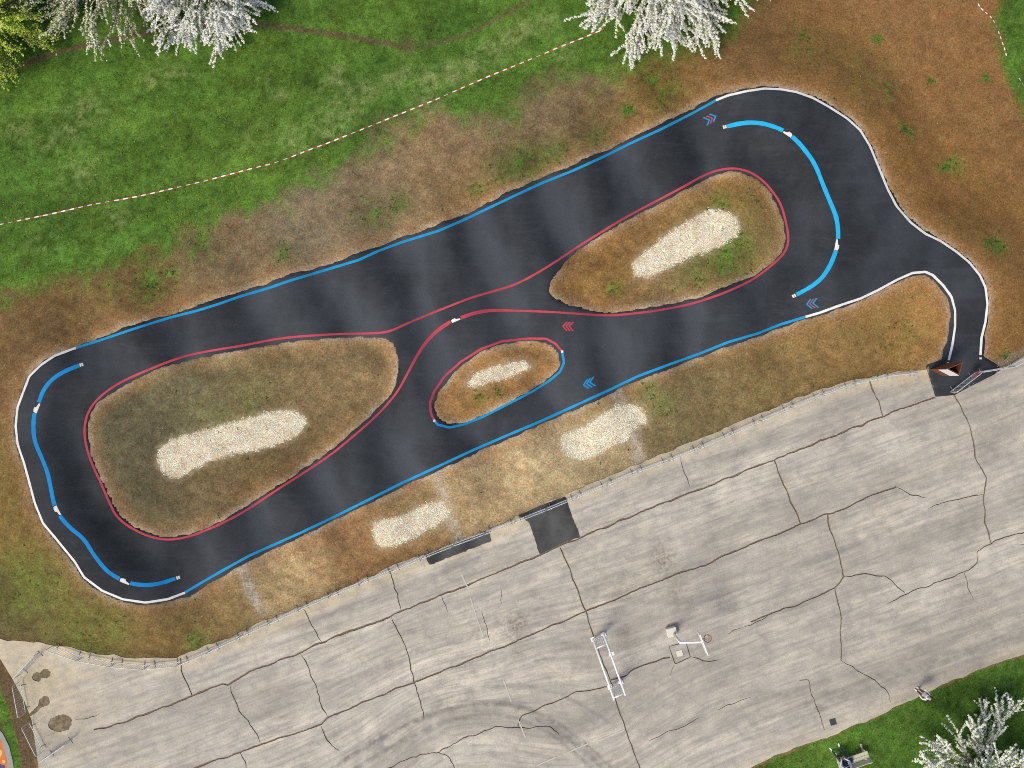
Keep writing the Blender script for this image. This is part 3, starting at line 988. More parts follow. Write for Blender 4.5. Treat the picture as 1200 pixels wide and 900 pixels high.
for c in ((88, 408.2), (216, 694.8), (945, 371), (840, 117.3), (509, 493), (658.7, 412)):
    c = np.array(c)
    flat_mark('end_dash', [c + (-1.3, -1.3), c + (1.3, -1.3), c + (1.3, 1.3), c + (-1.3, 1.3)], M['white'], track, .016)
for c in ((1148.9, 419.8), (1110.7, 425.4)):
    c = np.array(c)
    flat_mark('end_dash', [c + (-1.3, -1.0), c + (1.3, -1.0), c + (1.3, 1.2), c + (-1.3, 1.2)], M['white'], track, .016)

def chevron(tip, a1, a2, wpx, material):
    tip, a1, a2 = map(lambda v: np.array(v, float), (tip, a1, a2))
    ax_ = ((a1 + a2) / 2 - tip)
    ax_ = ax_ / np.hypot(*ax_) * wpx * 1.5
    flat_mark('chevron', [tip, a1, a1 + ax_, tip + ax_, a2 + ax_, a2], material, track)
for dx_, dy_, m_ in ((0, 0, 'blue'), (3.6, -1.9, 'red'), (7.3, -4.2, 'blue')):
    chevron((832 + dx_, 140.4 + dy_), (825 + dx_, 137.6 + dy_), (829.6 + dx_, 147 + dy_), 1.5, M[m_])
for k in range(3):
    chevron((658.6 + 3.6 * k, 382 + .1 * k), (663.4 + 3.6 * k, 377 + .1 * k), (663 + 3.6 * k, 387.8 + .1 * k), 1.6, M['red'])
    chevron((682.7 + 3.6 * k, 451.3 - 1.5 * k), (687.2 + 3.6 * k, 444.6 - 1.5 * k), (689 + 3.6 * k, 455.6 - 1.5 * k), 1.6, M['blue'])
    chevron((944 + 3.6 * k, 356.8 - .6 * k), (948.3 + 3.6 * k, 350.8 - .6 * k), (950.2 + 3.6 * k, 361.8 - .6 * k), 1.5, M['red' if k == 1 else 'blue'])

# ------------------------------------------------------------------ concrete pavement cut by its joints and cracks
CR = []
def crack(w, s): CR.append((w, pts(s)))
crack(.115, "110,856 128,851.5 160,841 195,828 227,814.7 261,802.7 268,804 277,796 300,785 348,766.7 377,753 407,741 457,722.7 487,710.7 516,697 553,684 600,664 632,650.7 680,630 733,608 813,576 861,557 909,538.7 936,526.7 995,504 1034.7,488 1096,465")
crack(.105, "180,922 232,899 267,886.7 304,872 345,859.5 377,849 385,841 433,820 484,800 529,782.7 567,766.7 593,757 620,745 685,717 720,702.7 760,685 792,673 832,660 856,648 880,638.7 928,620 938.7,614 968,603 976,602 1000,590.7 1029,577 1050.7,571")
crack(.05, "1050.7,571 1066.7,580 1085,584.5")
crack(.045, "1088,597 1101,592 1130.7,582.7 1153,578.7")
crack(.085, "1118,461 1127,478 1136,496 1145,541 1156,560 1153,578.7 1154,610.7 1160,636")
crack(.06, "1210,620 1189,625 1160,636 1145,644 1144,658.7 1133,668 1128,670.7 1093,684 1064,694.7 1040,707.5")
crack(.05, "1131,670 1133,689 1140,703")
crack(.04, "1189,638.7 1199,640 1215,636")
crack(.10, "907,539 922.7,578.7 938.7,614.7")
crack(.085, "969,602.7 972,618.7 983,648 989,676")
crack(.06, "989,676 1013,672 1022,674 1037,674.7 1050.7,685 1060,696")
crack(.085, "989,676 978.7,688 957,700 928,710.7 904,718.7 880,729")
crack(.05, "905,718 893,724 872,735")
crack(.05, "866.7,734.7 852,742.7")
crack(.07, "978.7,689 985,724 986.7,774.7")
crack(.05, "986.7,774.7 1005,786.7 1024,797 1037,809 1045,822.7")
crack(.05, "936,797 946.7,797 954.7,822.7 967,856")
crack(.075, "656,642 665,661 677,692 686.7,718.7 696,746 706,775 716,802 721,821 730.7,846.7 737,868 752,905 764,950")
crack(.11, "716,797 730.7,793 744,784 765,775 785,770")
crack(.08, "714,804 677,810.7 648,822.7 611,838.7 607,851")
crack(.06, "656,862 645,850.7 608,852 580,852.5 545,864 513,881 505,881 487,886.7 457,898.7 420,912")
crack(.05, "513,881 525,886.7 531,899 533,912")
crack(.045, "760,869 781,858.7 803,850.7 819,841")
crack(.035, "840,832 869,821 880,818")
crack(.055, "809,769 824,774.7 843,773")
crack(.04, "789,778.7 784.5,790.7")
crack(.06, "456,664 465,694.7 471,716")
crack(.06, "458.7,722.7 476,758.7 480,777 485,800 492,820 497,843.5")
crack(.06, "354.7,712 366.7,734.7 377,753")
crack(.06, "353,766.7 364,790.7 374.7,820 384,841")
crack(.06, "377,850 382.7,865 397,881")
crack(.07, "211,771 213,788 225,814.7")
crack(.065, "268,805 280,833 296,850.7 305,871")
crack(.06, "280,881 288,898.7 294,915")
crack(.05, "517,698 524,717")
crack(.095, "1018.7,447 1028,469 1034.7,488")
crack(.05, "797,536 807,571")
crack(.04, "88,844 104,841 117,836")
crack(.035, "564,716 570,735 573,751")
crack(.03, "588,690 588,708")
crack(.06, "784,758 804,752 809,770 791,778 784,758")

PATCHES = [pts("496,647.5 523,637.5 540,628 557,624 573,622 576,634 540,648 503,662.5"),
           pts("606.7,604 635,592 662.5,581 670,603 680,629 655,640 632.5,650 626,630 620,611.7")]
HOLES = [pts("55,850 59,843 66,838 76,837 84,841 85,848 80,855 72,858 62,857"), pts("45,826 46,819 52,815 58,818 59,824 55,828 50,828 45,833 36,840 33,838 42,830"),
         pts("38,796 38,790 43,787 48,789 50,785 56,784 60,788 59,793 53,795 49,794 47,799 42,799")]
PAD = pts("787,759.5 802.5,754.5 806.5,768.5 792,774.5")

vs, edges, faces, kinds = [], [], [], []
def add_face(poly, kind):
    n0 = len(vs)
    vs.extend([tuple(v) for v in poly])
    faces.append([n0 + i for i in range(len(poly))])
    kinds.append(kind)
def ccw(p):
    a = 0.5 * np.sum(p[:, 0] * np.roll(p[:, 1], -1) - np.roll(p[:, 0], -1) * p[:, 1])
    return p if a > 0 else p[::-1]
add_face(ccw(PAVE), 'pave')
for p in PATCHES:
    q = resample(p, 2.5, True)
    q = q + rng.normal(0, .35, q.shape)
    add_face(ccw(W(q[:, 0], q[:, 1])), 'patch')
for p in HOLES:
    q = resample(smooth(p, 2, True), 2.0, True)
    q = q + rng.normal(0, .45, q.shape)
    add_face(ccw(W(q[:, 0], q[:, 1])), 'hole')
for ci, (wd, p) in enumerate(CR):
    w = W(p[:, 0], p[:, 1])
    q = resample(w, .13)
    n = normals2(q)
    s = np.arange(len(q)) * .13
    thin = wd < .07
    jit = (fbm(s, s * 0 + ci * 7, 1.6, 61, 4) - .45) * (.26 if thin else .19)
    wv = wd * .74 * (.75 + 1.1 * (fbm(s, s * 0 + ci * 3, 2.2, 67, 3) - .3))
    if p[0][0] == p[-1][0] and p[0][1] == p[-1][1]:
        jit *= 0.2
    fade = np.clip(np.minimum(np.arange(len(q)) + .6, np.arange(len(q))[::-1] + .6) / 4, 0, 1) if thin else np.ones(len(q))
    c = q + n * jit[:, None]
    a = c + n * (wv * fade / 2 + .006)[:, None]
    b = c - n * (wv * fade / 2 + .006)[:, None]
    n0 = len(vs)
    for i in range(len(q)):
        vs.append(tuple(a[i]))
        vs.append(tuple(b[i]))
    for i in range(len(q) - 1):
        faces.append([n0 + 2 * i, n0 + 2 * i + 1, n0 + 2 * i + 3, n0 + 2 * i + 2])
        kinds.append('crack')
# interior points carry the attributes
cx_, cy_ = np.meshgrid(np.arange(-31, 35, .42), np.arange(-27, 2, .42))
q = np.stack([cx_.ravel(), cy_.ravel()], -1) + rng.uniform(-.08, .08, (cx_.size, 2))
q = q[inside(PAVE, q)]
vs += [tuple(v) for v in q]
TYRE = [(pts(a), w_, k_) for a, w_, k_ in (
    ("380,905 440,868 500,838 560,822 610,826 660,850 710,892 740,930", 3.0, .55), ("392,915 450,880 508,850 562,836 606,840 650,862 696,902 720,930", 3.0, .5),
    ("430,880 480,846 540,812 600,800 660,812 720,850", 2.6, .32), ("630,842 672,868 705,898 720,920", 5.0, .5), ("540,780 600,760 660,752 720,762 780,745 860,712", 5.0, .22),
    ("500,860 580,790 640,772 690,745", 3.0, .22), ("960,830 1040,796 1120,768 1210,738", 7.0, .38), ("880,850 960,818 1060,780", 4.0, .3), ("760,860 860,830 960,800 1060,770 1200,716", 4.0, .22),
    ("590,745 660,716 740,690 830,656", 3.0, .18), ("280,850 420,792 560,738 700,690", 4.0, .2), ("700,700 800,708 900,680 1000,640 1110,590", 5.0, .22), ("350,735 470,690 560,655", 5.0, .26), ("700,590 800,548 900,520", 3.5, .2))]
ex_ = rng.uniform((-16, -24), (30, 0), (60000, 2))
kx_ = np.zeros(len(ex_), bool)
exp_ = np.stack([ex_[:, 0] / PX + 600, 450 - ex_[:, 1] / PX], -1)
for a_, w_, k_ in TYRE:
    kx_ |= segdist(smooth(a_), exp_, False)[0] < w_ * 1.6
ex_ = ex_[kx_ & inside(PAVE, ex_)]
vs += [tuple(v) for v in ex_]
ov, oe, of, _, _, offc = cdt(vs, [], faces, 0)
PV = np.array([tuple(v) for v in ov])
tri, tk = [], []
for f, src in zip(of, offc):
    ks = {kinds[i] for i in src}
    if 'pave' not in ks or 'crack' in ks or 'hole' in ks:
        continue
    k = 1 if 'patch' in ks else 0
    for i in range(1, len(f) - 1):
        tri.append((f[0], f[i], f[i + 1]))
        tk.append(k)
tri, tk = np.array(tri), np.array(tk)
a2 = PV[tri]
sg = (a2[:, 1, 0] - a2[:, 0, 0]) * (a2[:, 2, 1] - a2[:, 0, 1]) - (a2[:, 1, 1] - a2[:, 0, 1]) * (a2[:, 2, 0] - a2[:, 0, 0])
ok = np.abs(sg) > 1e-10
tri, tk, sg = tri[ok], tk[ok], sg[ok]
tri[sg < 0] = tri[sg < 0][:, ::-1]
# connected pieces
def components(tri, tk):
    par = list(range(len(tri)))
    def find(i):
        while par[i] != i:
            par[i] = par[par[i]]
            i = par[i]
        return i
    seen = {}
    for i, f in enumerate(tri):
        for a, b in ((0, 1), (1, 2), (2, 0)):
            e = (min(f[a], f[b]), max(f[a], f[b]), tk[i])
            if e in seen:
                ra, rb = find(seen[e]), find(i)
                if ra != rb:
                    par[ra] = rb
            else:
                seen[e] = i
    return np.array([find(i) for i in range(len(tri))])
comp = components(tri.tolist(), tk.tolist())
qq = PAVE
base_sheet = fast_mesh('concrete_pavement', np.c_[PAVE, np.full(len(PAVE), -.05)], [tuple(range(len(PAVE)))], M['joint_soil'])
if base_sheet.data.polygons[0].normal.z < 0:
    base_sheet.data.flip_normals()
tagit(base_sheet, kind='structure', label='old cracked concrete yard below the track')
def pave_attrs(x, y):
    px, py = x / PX + 600, 450 - y / PX
    su = x * math.cos(R(20)) + y * math.sin(R(20))
    sv = -x * math.sin(R(20)) + y * math.cos(R(20))
    # the arcs that turning wheels left
    def bumpw(cx, cy, amp, L):
        return amp * np.exp(-(((px - cx) ** 2 + (py - cy) ** 2) / L ** 2))
    sv = sv + bumpw(520, 850, -1.7, 95) + bumpw(700, 880, 1.3, 90) + bumpw(640, 770, -.8, 60)
    sp = samp('pave', x, y)
    dt, _ = segdist(CONC_TOP, np.stack([px, py], -1), False)
    sand = (1 - sst(6, 22, dt)) * .9
    sand = np.maximum(sand, .9 * np.exp(-((px - 30) ** 2 + (py - 800) ** 2) / 75 ** 2))
    dl, _ = segdist(CONC_REST[3:12], np.stack([px, py], -1), False)
    sand = np.maximum(sand, .35 * (1 - sst(4, 18, dl)))
    stain = np.zeros(len(x))
    for cx, cy, r, a in ((777, 657, 15, .9), (772, 640, 8, .6), (737, 590, 7, .5), (602, 733, 17, .9), (562, 745, 14, .5), (585, 738, 12, .35), (790, 690, 14, .5), (733, 678, 22, .35), (1150, 720, 22, .3), (50, 820, 30, .2), (606, 765, 10, .5), (1110, 455, 8, .3), (1060, 440, 20, .35), (1160, 500, 40, .25)):
        stain = np.maximum(stain, a * np.exp(-((px - cx) ** 2 + (py - cy) ** 2) / r ** 2))
    dirt_and_shade = np.zeros(len(x))  # grime streaks; the patches by hoop and sports frame are their shadows, painted in
    for cx, cy, rx, ry, a in ((805, 722, 34, 14, .35), (735, 750, 20, 28, .3), (700, 770, 20, 30, .35), (652, 850, 40, 22, .3), (960, 640, 70, 20, .2), (1060, 640, 60, 22, .2), (1060, 775, 110, 12, .35), (1000, 800, 80, 8, .35), (930, 815, 90, 7, .3), (330, 800, 60, 30, .18), (1150, 480, 60, 40, .3)):
        X_ = (px - cx) * math.cos(R(-20)) + (py - cy) * math.sin(R(-20))
        Y_ = -(px - cx) * math.sin(R(-20)) + (py - cy) * math.cos(R(-20))
        dirt_and_shade = np.maximum(dirt_and_shade, a * np.exp(-(X_ / rx) ** 2 - (Y_ / ry) ** 2))
    tyre = np.zeros(len(x))
    PP = np.stack([px, py], -1)
    for a_, w_, k_ in TYRE:
        d_, _ = segdist(smooth(a_), PP, False)
        tyre = np.maximum(tyre, k_ * (1 - sst(w_ * .35, w_ * 1.15, d_)))
    return {'tyre': tyre, 'su': su, 'sv': sv, 'sand': sand, 'stain': stain, 'dirt_and_shade': dirt_and_shade}
def solid_piece(name, T_, material, z0, parent, thick_=.09, attrs=True):
    used, inv = np.unique(T_, return_inverse=True)
    f = inv.reshape(T_.shape)
    p = PV[used]
    b = boundary_edges(f)
    bvv = np.unique(b)
    rm = -np.ones(len(used), int)
    rm[bvv] = len(used) + np.arange(len(bvv))
    V = np.vstack([np.c_[p, np.full(len(p), z0)], np.c_[p[bvv], np.full(len(bvv), z0 - thick_)]])
    sd = np.vstack([np.stack([b[:, 1], b[:, 0], rm[b[:, 0]]], -1), np.stack([b[:, 1], rm[b[:, 0]], rm[b[:, 1]]], -1)])
    at = pave_attrs(V[:, 0], V[:, 1]) if attrs else None
    return fast_mesh(name, V, np.vstack([f, sd]), material, parent, False, attrs=at)
ids, cnt = np.unique(comp, return_counts=True)
order = ids[np.argsort(-cnt)]
small = []
for c in order:
    m_ = comp == c
    T_ = tri[m_]
    area = np.abs(sg[ok][m_] if False else ((PV[T_[:, 1], 0] - PV[T_[:, 0], 0]) * (PV[T_[:, 2], 1] - PV[T_[:, 0], 1]) - (PV[T_[:, 1], 1] - PV[T_[:, 0], 1]) * (PV[T_[:, 2], 0] - PV[T_[:, 0], 0]))).sum() / 2
    if area < .25:
        small.append(T_)
        continue
    if tk[m_][0] == 1:
        o = solid_piece('asphalt_patch', T_, M['patch'], .006, base_sheet)
        o['label'] = 'dark asphalt repair strip under the barriers'
    else:
        solid_piece('concrete_slab', T_, M['concrete'], float(rng.uniform(-.008, .006)), base_sheet)
if small:
    o = solid_piece('concrete_crumb', np.vstack(small), M['concrete'], -.004, base_sheet)
    o['kind'] = 'stuff'
# grit in the potholes, faded court lines
for p in HOLES:
    q = resample(smooth(p, 2, True), 2.0, True)
    w = W(q[:, 0], q[:, 1])
    c = w.mean(0)
    V = [(c[0], c[1], -.012)] + [(x, y, -.04) for x, y in (w - c) * 1.08 + c]
    mid = [(x, y, -.02 + rng.uniform(-.006, .006)) for x, y in (w - c) * .6 + c]
    n = len(w)
    V += mid
    F = []
    for i in range(n):
        j = (i + 1) % n
        F.append((1 + i, 1 + j, 1 + n + j, 1 + n + i))
        F.append((0, 1 + n + i, 1 + n + j))
    o = fast_mesh('pothole', V, F, M['pothole'], base_sheet, True)
    bm = bmesh.new(); bm.from_mesh(o.data); bmesh.ops.recalc_face_normals(bm, faces=bm.faces); bm.to_mesh(o.data); bm.free()
    if o.data.polygons[0].normal.z < 0: o.data.flip_normals()
def court_line(s, wd):
    p = pts(s)
    w = resample(W(p[:, 0], p[:, 1]), .3)
    n = normals2(w)
    V = []
    for i in range(len(w)):
        for k in (-.5, .5):
            V.append((*(w[i] + n[i] * wd * k), .0105))
    F = np.array([(2 * i, 2 * i + 2, 2 * i + 3, 2 * i + 1) for i in range(len(w) - 1)])
    V = np.array(V)
    if np.cross(V[F[0, 1]] - V[F[0, 0]], V[F[0, 2]] - V[F[0, 0]])[2] < 0:
        F = F[:, ::-1]
    fast_mesh('court_line', V, F, M['faded'], base_sheet)
for s in ("540,672 549,690", "551,700 560,728 566,745", "590,797 599,822", "607,843 616,865", "731,856 700,868", "690,871 660,884", "652,887 629,897"):
    court_line(s, .07)

# ------------------------------------------------------------------ gravel beds
def stones(n_px, count, seed, col, rad, z0=0.0):
    g = np.random.default_rng(seed)
    poly = n_px
    mn, mx = poly.min(0), poly.max(0)
    P = []
    got = 0
    while got < count:
        c = g.uniform(mn - 3, mx + 3, (count * 2, 2))
        d = sdf(poly, c)
        p_ = np.clip(.5 - d / 5.0, 0, 1) * np.where(d > -6, np.clip(.3 + 1.4 * hashnoise(c[:, 0], c[:, 1], .22, 77), 0, 1), 1)
        c = c[g.random(len(c)) < p_]
        P.append(c)
        got += len(c)
    c = np.vstack(P)[:count]
    w, z = WH(c)
    return stone_mesh(w, z + z0, rad, g, col)
OCT_V = np.array([(1, 0, 0), (0, 1, 0), (-1, 0, 0), (0, -1, 0), (0, 0, 1), (0, 0, -1)], float)
OCT_F = np.array([(0, 1, 4), (1, 2, 4), (2, 3, 4), (3, 0, 4), (1, 0, 5), (2, 1, 5), (3, 2, 5), (0, 3, 5)])
def stone_mesh(w, z, rad, g, col, squash=.6):
    n = len(w)
    r = g.uniform(rad[0], rad[1], n)
    V = OCT_V[None] * g.uniform(.65, 1.25, (n, 6, 1)) * r[:, None, None]
    a = g.uniform(0, 6.28, n)
    ca, sa = np.cos(a)[:, None], np.sin(a)[:, None]
    tx = g.normal(0, .35, n)[:, None]
    x, y, zz = V[..., 0], V[..., 1], V[..., 2] * squash
    zz = zz + tx * x * .5
    V = np.stack([x * ca - y * sa, x * sa + y * ca, zz], -1)
    V[..., 0] += w[:, 0, None]
    V[..., 1] += w[:, 1, None]
    V[..., 2] += (z + r * .22)[:, None]
    F = (OCT_F[None] + (np.arange(n) * 6)[:, None, None]).reshape(-1, 3)
    k = g.uniform(.80, 1.12, (n, 1)) * np.array(col)[None] * (1 + g.normal(0, .035, (n, 3)))
    C = np.repeat(np.clip(k, .01, .88), 6, 0)
    return V.reshape(-1, 3), F, C
GL = {'left': 'long pale gravel heap on the big left island', 'right': 'pale gravel heap on the right island', 'small': 'small strip of pale gravel on the little middle island', 'verge': 'broad pale gravel heap on the verge below the track', 'lower': 'pale gravel heap on the verge beside the asphalt repair strip'}
for i, (k, p) in enumerate(GRAVEL.items()):
    q = resample(smooth(p, 2, True), 3, True)
    q = q + normals2(q, True) * rng.normal(0, 1.1, len(q))[:, None]
    area = .5 * abs(np.sum(q[:, 0] * np.roll(q[:, 1], -1) - np.roll(q[:, 0], -1) * q[:, 1])) * PX * PX
    V, F, C = stones(q, int(area * 760), 100 + i, np.array([.73, .675, .565]), (.024, .05), .0)
    o = fast_mesh('gravel_bed', V, F, M['gravel'], None, False, attrs={'Col': C})
    tagit(o, GL[k], 'gravel', kind='stuff')
# loose crumbs of stone along the asphalt edges and over the bare earth
n = 60000
cx = rng.uniform(-28.5, 28.5, n); cy = rng.uniform(-21.5, 21.5, n)
ea, ep = samp('asph', cx, cy), samp('pave', cx, cy)
pr = np.where(ea > 0.02, np.exp(-ea / .35) * .55 + .012, 0) * (ep > .05)
kk = rng.random(n) < pr
cx, cy = cx[kk], cy[kk]
V, F, C = stone_mesh(np.stack([cx, cy], -1), height(cx, cy), (.012, .035), rng, albedo(190, 172, 148))
tagit(fast_mesh('loose_stones', V, F, M['gravel'], None, False, attrs={'Col': C}), 'loose stone crumbs along the asphalt edges', 'stones', kind='stuff')

# ------------------------------------------------------------------ grass and weeds
def tufts(x, y, cols, length, nbl, width, lean):
    n = len(x)
    N = n * nbl
    bx = np.repeat(x, nbl) + rng.normal(0, .03, N)
    by = np.repeat(y, nbl) + rng.normal(0, .03, N)
    bz = height(bx, by) - .005
    a = rng.uniform(0, 6.283, N)
    L = rng.uniform(length[0], length[1], N)
    el = rng.uniform(lean[0], lean[1], N)
    dx, dy, dz = np.cos(a) * np.cos(el), np.sin(a) * np.cos(el), np.sin(el)
    wx, wy = -np.sin(a) * width / 2, np.cos(a) * width / 2
    V = np.empty((N, 3, 3))
    V[:, 0] = np.stack([bx - wx, by - wy, bz], -1)
    V[:, 1] = np.stack([bx + wx, by + wy, bz], -1)
    V[:, 2] = np.stack([bx + dx * L, by + dy * L, bz + dz * L], -1)
    c = np.repeat(np.repeat(cols, nbl, 0) * rng.uniform(.7, 1.35, (N, 1)), 3, 0)
    return V.reshape(-1, 3), np.arange(N * 3).reshape(-1, 3), np.clip(c, .004, .8)
def field_points(n):
    x = rng.uniform(-29, 29, n); y = rng.uniform(-22, 22, n)
    k = (samp('asph', x, y) > .06) & (samp('pave', x, y) > .04)
    return x[k], y[k]
x, y = field_points(190000)
c, gw = ground_colour(x, y)
k = rng.random(len(x)) < gw * .9
V, F, C = tufts(x[k], y[k], c[k] * np.array([1.08, 1.12, .9]), (.05, .13), 3, .016, (.25, 1.0))
tagit(fast_mesh('grass', V, F, M['blade'], None, False, attrs={'Col': C}), 'short green meadow grass', 'grass', kind='stuff')
k2 = (~k) & (rng.random(len(x)) < .42)
V, F, C = tufts(x[k2], y[k2], c[k2] * np.array([1.18, 1.12, 1.02]), (.04, .15), 2, .013, (.05, .5))
tagit(fast_mesh('dry_grass', V, F, M['blade'], None, False, attrs={'Col': C}), 'sparse dry straw lying on the brown earth', 'dry grass', kind='stuff')
# weeds on the bare earth
wx_, wy_, wc_ = [], [], []
for b in GREENS:
    m_ = int(15 * b[3] * (b[2] / 12) ** 1.2) + 6
    p = np.stack([rng.normal(b[0], b[2] * .5, m_), rng.normal(b[1], b[2] * .5, m_)], -1)
    w, _ = WH(p)
    wx_ += list(w[:, 0]); wy_ += list(w[:, 1])
m_ = 160
x3, y3 = field_points(m_ * 4)
wx_ += list(x3[:m_]); wy_ += list(y3[:m_])
wx_, wy_ = np.array(wx_), np.array(wy_)
kk = (samp('asph', wx_, wy_) > .1) & (samp('pave', wx_, wy_) > .1)
wx_, wy_ = wx_[kk], wy_[kk]
cc = np.tile(np.array(albedo(72, 118, 44)), (len(wx_), 1)) * rng.uniform(.7, 1.4, (len(wx_), 1))
V, F, C = tufts(wx_, wy_, cc, (.05, .12), 7, .045, (.1, .7))
tagit(fast_mesh('weeds', V, F, M['blade'], None, False, attrs={'Col': C}), 'small green weeds sprouting on the bare earth', 'weeds', kind='stuff')
# dandelions and daisies
fl = []
for cx0, cy0, r, m_ in ((210, 262, 22, 46), (225, 258, 16, 24), (385, 185, 16, 26), (330, 200, 30, 16), (110, 190, 40, 30), (60, 235, 50, 26), (150, 225, 60, 30), (280, 120, 70, 30), (330, 130, 50, 20), (420, 165, 30, 10), (200, 170, 60, 20), (290, 240, 20, 12), (25, 235, 25, 16)):
    fl.append(np.stack([rng.normal(cx0, r * .6, m_), rng.normal(cy0, r * .5, m_)], -1))
p = np.vstack(fl)
w, z = WH(p)
kk = samp('asph', w[:, 0], w[:, 1]) > .3
w, z = w[kk], z[kk]
V, F, C = stone_mesh(w, z + .05, (.022, .04), rng, albedo(214, 190, 40), .4)
tagit(fast_mesh('dandelions', V, F, M['blade'], None, False, attrs={'Col': C}), 'yellow dandelions dotted in the grass', 'flowers', kind='stuff')
x, y = field_points(60000)
c, gw = ground_colour(x, y)
kk = (rng.random(len(x)) < gw * .10)
V, F, C = stone_mesh(np.stack([x[kk], y[kk]], -1), height(x[kk], y[kk]) + .03, (.012, .024), rng, albedo(200, 206, 170), .4)
tagit(fast_mesh('daisies', V, F, M['blade'], None, False, attrs={'Col': C}), 'white daisies and fallen petals in the grass', 'flowers', kind='stuff')

# ------------------------------------------------------------------ barrier tape
def tape(name, s, wd, step, lift, label, sm=False, gaps=0.0):
    p = pts(s)
    if sm: p = smooth(p)
    w, _ = WH(p, lift)
    w = resample(w, step)
    n = normals2(w)
    V, F, MI = [], [], []
    for i in range(len(w)):
        tw = .5 * math.sin(i * .31) + .35 * math.sin(i * 1.13)
        z = float(height(w[i:i + 1, 0], w[i:i + 1, 1])[0]) + lift + .03 * math.sin(i * .21)
        for k in (-.5, .5):
            o_ = n[i] * wd * k * math.cos(tw)
            V.append((w[i, 0] + o_[0], w[i, 1] + o_[1], z + k * wd * math.sin(tw)))
    for i in range(len(w) - 1):
        if gaps and hashnoise(np.array([i * 1.0]), np.array([3.0]), .33, 8)[0] < gaps:
            continue
        F.append((2 * i, 2 * i + 2, 2 * i + 3, 2 * i + 1))
        MI.append(i % 2)
    o = fast_mesh(name, V, np.array(F), [M['tape_red'], M['tape_white']], None, True, MI)
    return tagit(o, label, 'barrier tape')
tape('barrier_tape', "-70,278 0,263 53,252 107,240 160,230.5 205,220 240,212 320,191.5 353,179 407,158.5 460,137 513,115.5 567,92 600,78.5 653,56 708,34", .066, .25, .09, 'long red and white striped tape stretched across the green field')
tape('barrier_tape', "1150,-12 1146,0 1146,7 1155,15 1163.5,22 1170.5,37 1177,55 1181,70 1187,80 1196,95 1202,106 1225,140", .055, .16, .04, 'crumpled red and white tape lying along the brown earth edge at the right', True, .25)

# ------------------------------------------------------------------ crowd barriers
BL = 1.80
def make_barrier():
    root = empty('crowd_barrier')
    L = BL - .06
    f = MB()
    path = []
    r = .09
    for cx, cz, a0 in ((-L / 2 + r, 1.06 - r, 180), (L / 2 - r, 1.06 - r, 90), (L / 2 - r, .17 + r, 0), (-L / 2 + r, .17 + r, -90)):
        for k in range(4):
            a = R(a0 - k * 30)
            path.append((cx + r * math.cos(a), 0, cz + r * math.sin(a)))
    f.tube(path, .021, 6, closed=True)
    f.build('frame', M['steel'], root, True)
    b = MB()
    for k in range(13):
        x = -L / 2 + L * (k + 1) / 14
        b.tube([(x, 0, .17), (x, 0, 1.06)], .008, 4)
    b.build('bar_infill', M['steel'], root)
    for s_ in (-1, 1):
        t_ = MB()
        t_.tube([(s_ * L * .36, 0, .17), (s_ * L * .36, 0, .03)], .018, 6)
        t_.tube([(s_ * L * .36, -.2, .02), (s_ * L * .36, -.1, .032), (s_ * L * .36, .1, .032), (s_ * L * .36, .2, .02)], .017, 6)
        t_.build('foot', M['steel_dark'], root, True)
    return root
proto = make_barrier()
first = [True]
def ground_at(x, y):
    if float(samp('pave', np.array([x]), np.array([y]))[0]) < 0:
        return 0.004
    return float(height(np.array([x]), np.array([y]))[0])
def place_barrier(a, b, label):
    """a, b: world ends"""
    o = proto if first[0] else copy_thing(proto)
    first[0] = False
    c = (a + b) / 2
    o.location = (c[0], c[1], max(0.004, ground_at(c[0], c[1])))
    o.rotation_euler = (0, 0, math.atan2(b[1] - a[1], b[0] - a[0]))
    tagit(o, label, 'barrier', 'crowd barriers along the edge of the concrete')
    return o
ORD = ['first', 'second', 'third', 'fourth', 'fifth', 'sixth', 'seventh', 'eighth', 'ninth', 'tenth', 'eleventh', 'twelfth', 'thirteenth', 'fourteenth', 'fifteenth', 'sixteenth', 'seventeenth', 'eighteenth', 'nineteenth', 'twentieth', 'twenty-first', 'twenty-second', 'twenty-third', 'twenty-fourth', 'twenty-fifth', 'twenty-sixth', 'twenty-seventh', 'twenty-eighth', 'twenty-ninth', 'thirtieth', 'thirty-first', 'thirty-second']
FENCE = pts("52,762 88,774.5 120,781 157,785 195,785.5 229,772.5 264,755 296,740.5 329,725 364,709 399,694.5 433,680 473,665 503,651 540,636.7 573,624.5 603,613 636,600 675,584 715,567.5 749,553 791.7,538 831,521.5 883,498 917,483 950,468.5 976,459 1008,448.5 1045,440 1083,436 1100,435")
fw = W(FENCE[:, 0], FENCE[:, 1], 1.06)
q = resample(fw, .02)
d = np.arange(len(q)) * .02
i = 0
k = 0
while True:
    j = i + int(BL / .02)
    if j >= len(q):
        break
    # chord placement
    while np.hypot(*(q[min(j, len(q) - 1)] - q[i])) < BL and j < len(q) - 1:
        j += 1
    place_barrier(q[i], q[j], 'grey steel crowd barrier, %s from the left in the long row along the verge' % ORD[k])
    i = j
    k += 1
def chain_barriers(s, labs):
    p = pts(s)
    w = W(p[:, 0], p[:, 1], 1.06)
    for a, b, lb in zip(w[:-1], w[1:], labs):
        place_barrier(a, b, lb)
chain_barriers("11,800 44,764", ['grey crowd barrier standing crosswise at the upper left corner of the concrete'])
chain_barriers("13,799 22,847 45,893", ['grey crowd barrier beside the brown earth strip, just above the orange mural', 'grey crowd barrier leaning along the left concrete edge beside the orange mural'])
chain_barriers("47,893 76,873", ['grey crowd barrier set crosswise on concrete right of the orange mural'])
open_bar = place_barrier(*W(np.array([1121., 1152.]), np.array([460., 436.]), 1.06), 'swung open crowd barrier carrying a red sign at the track exit')
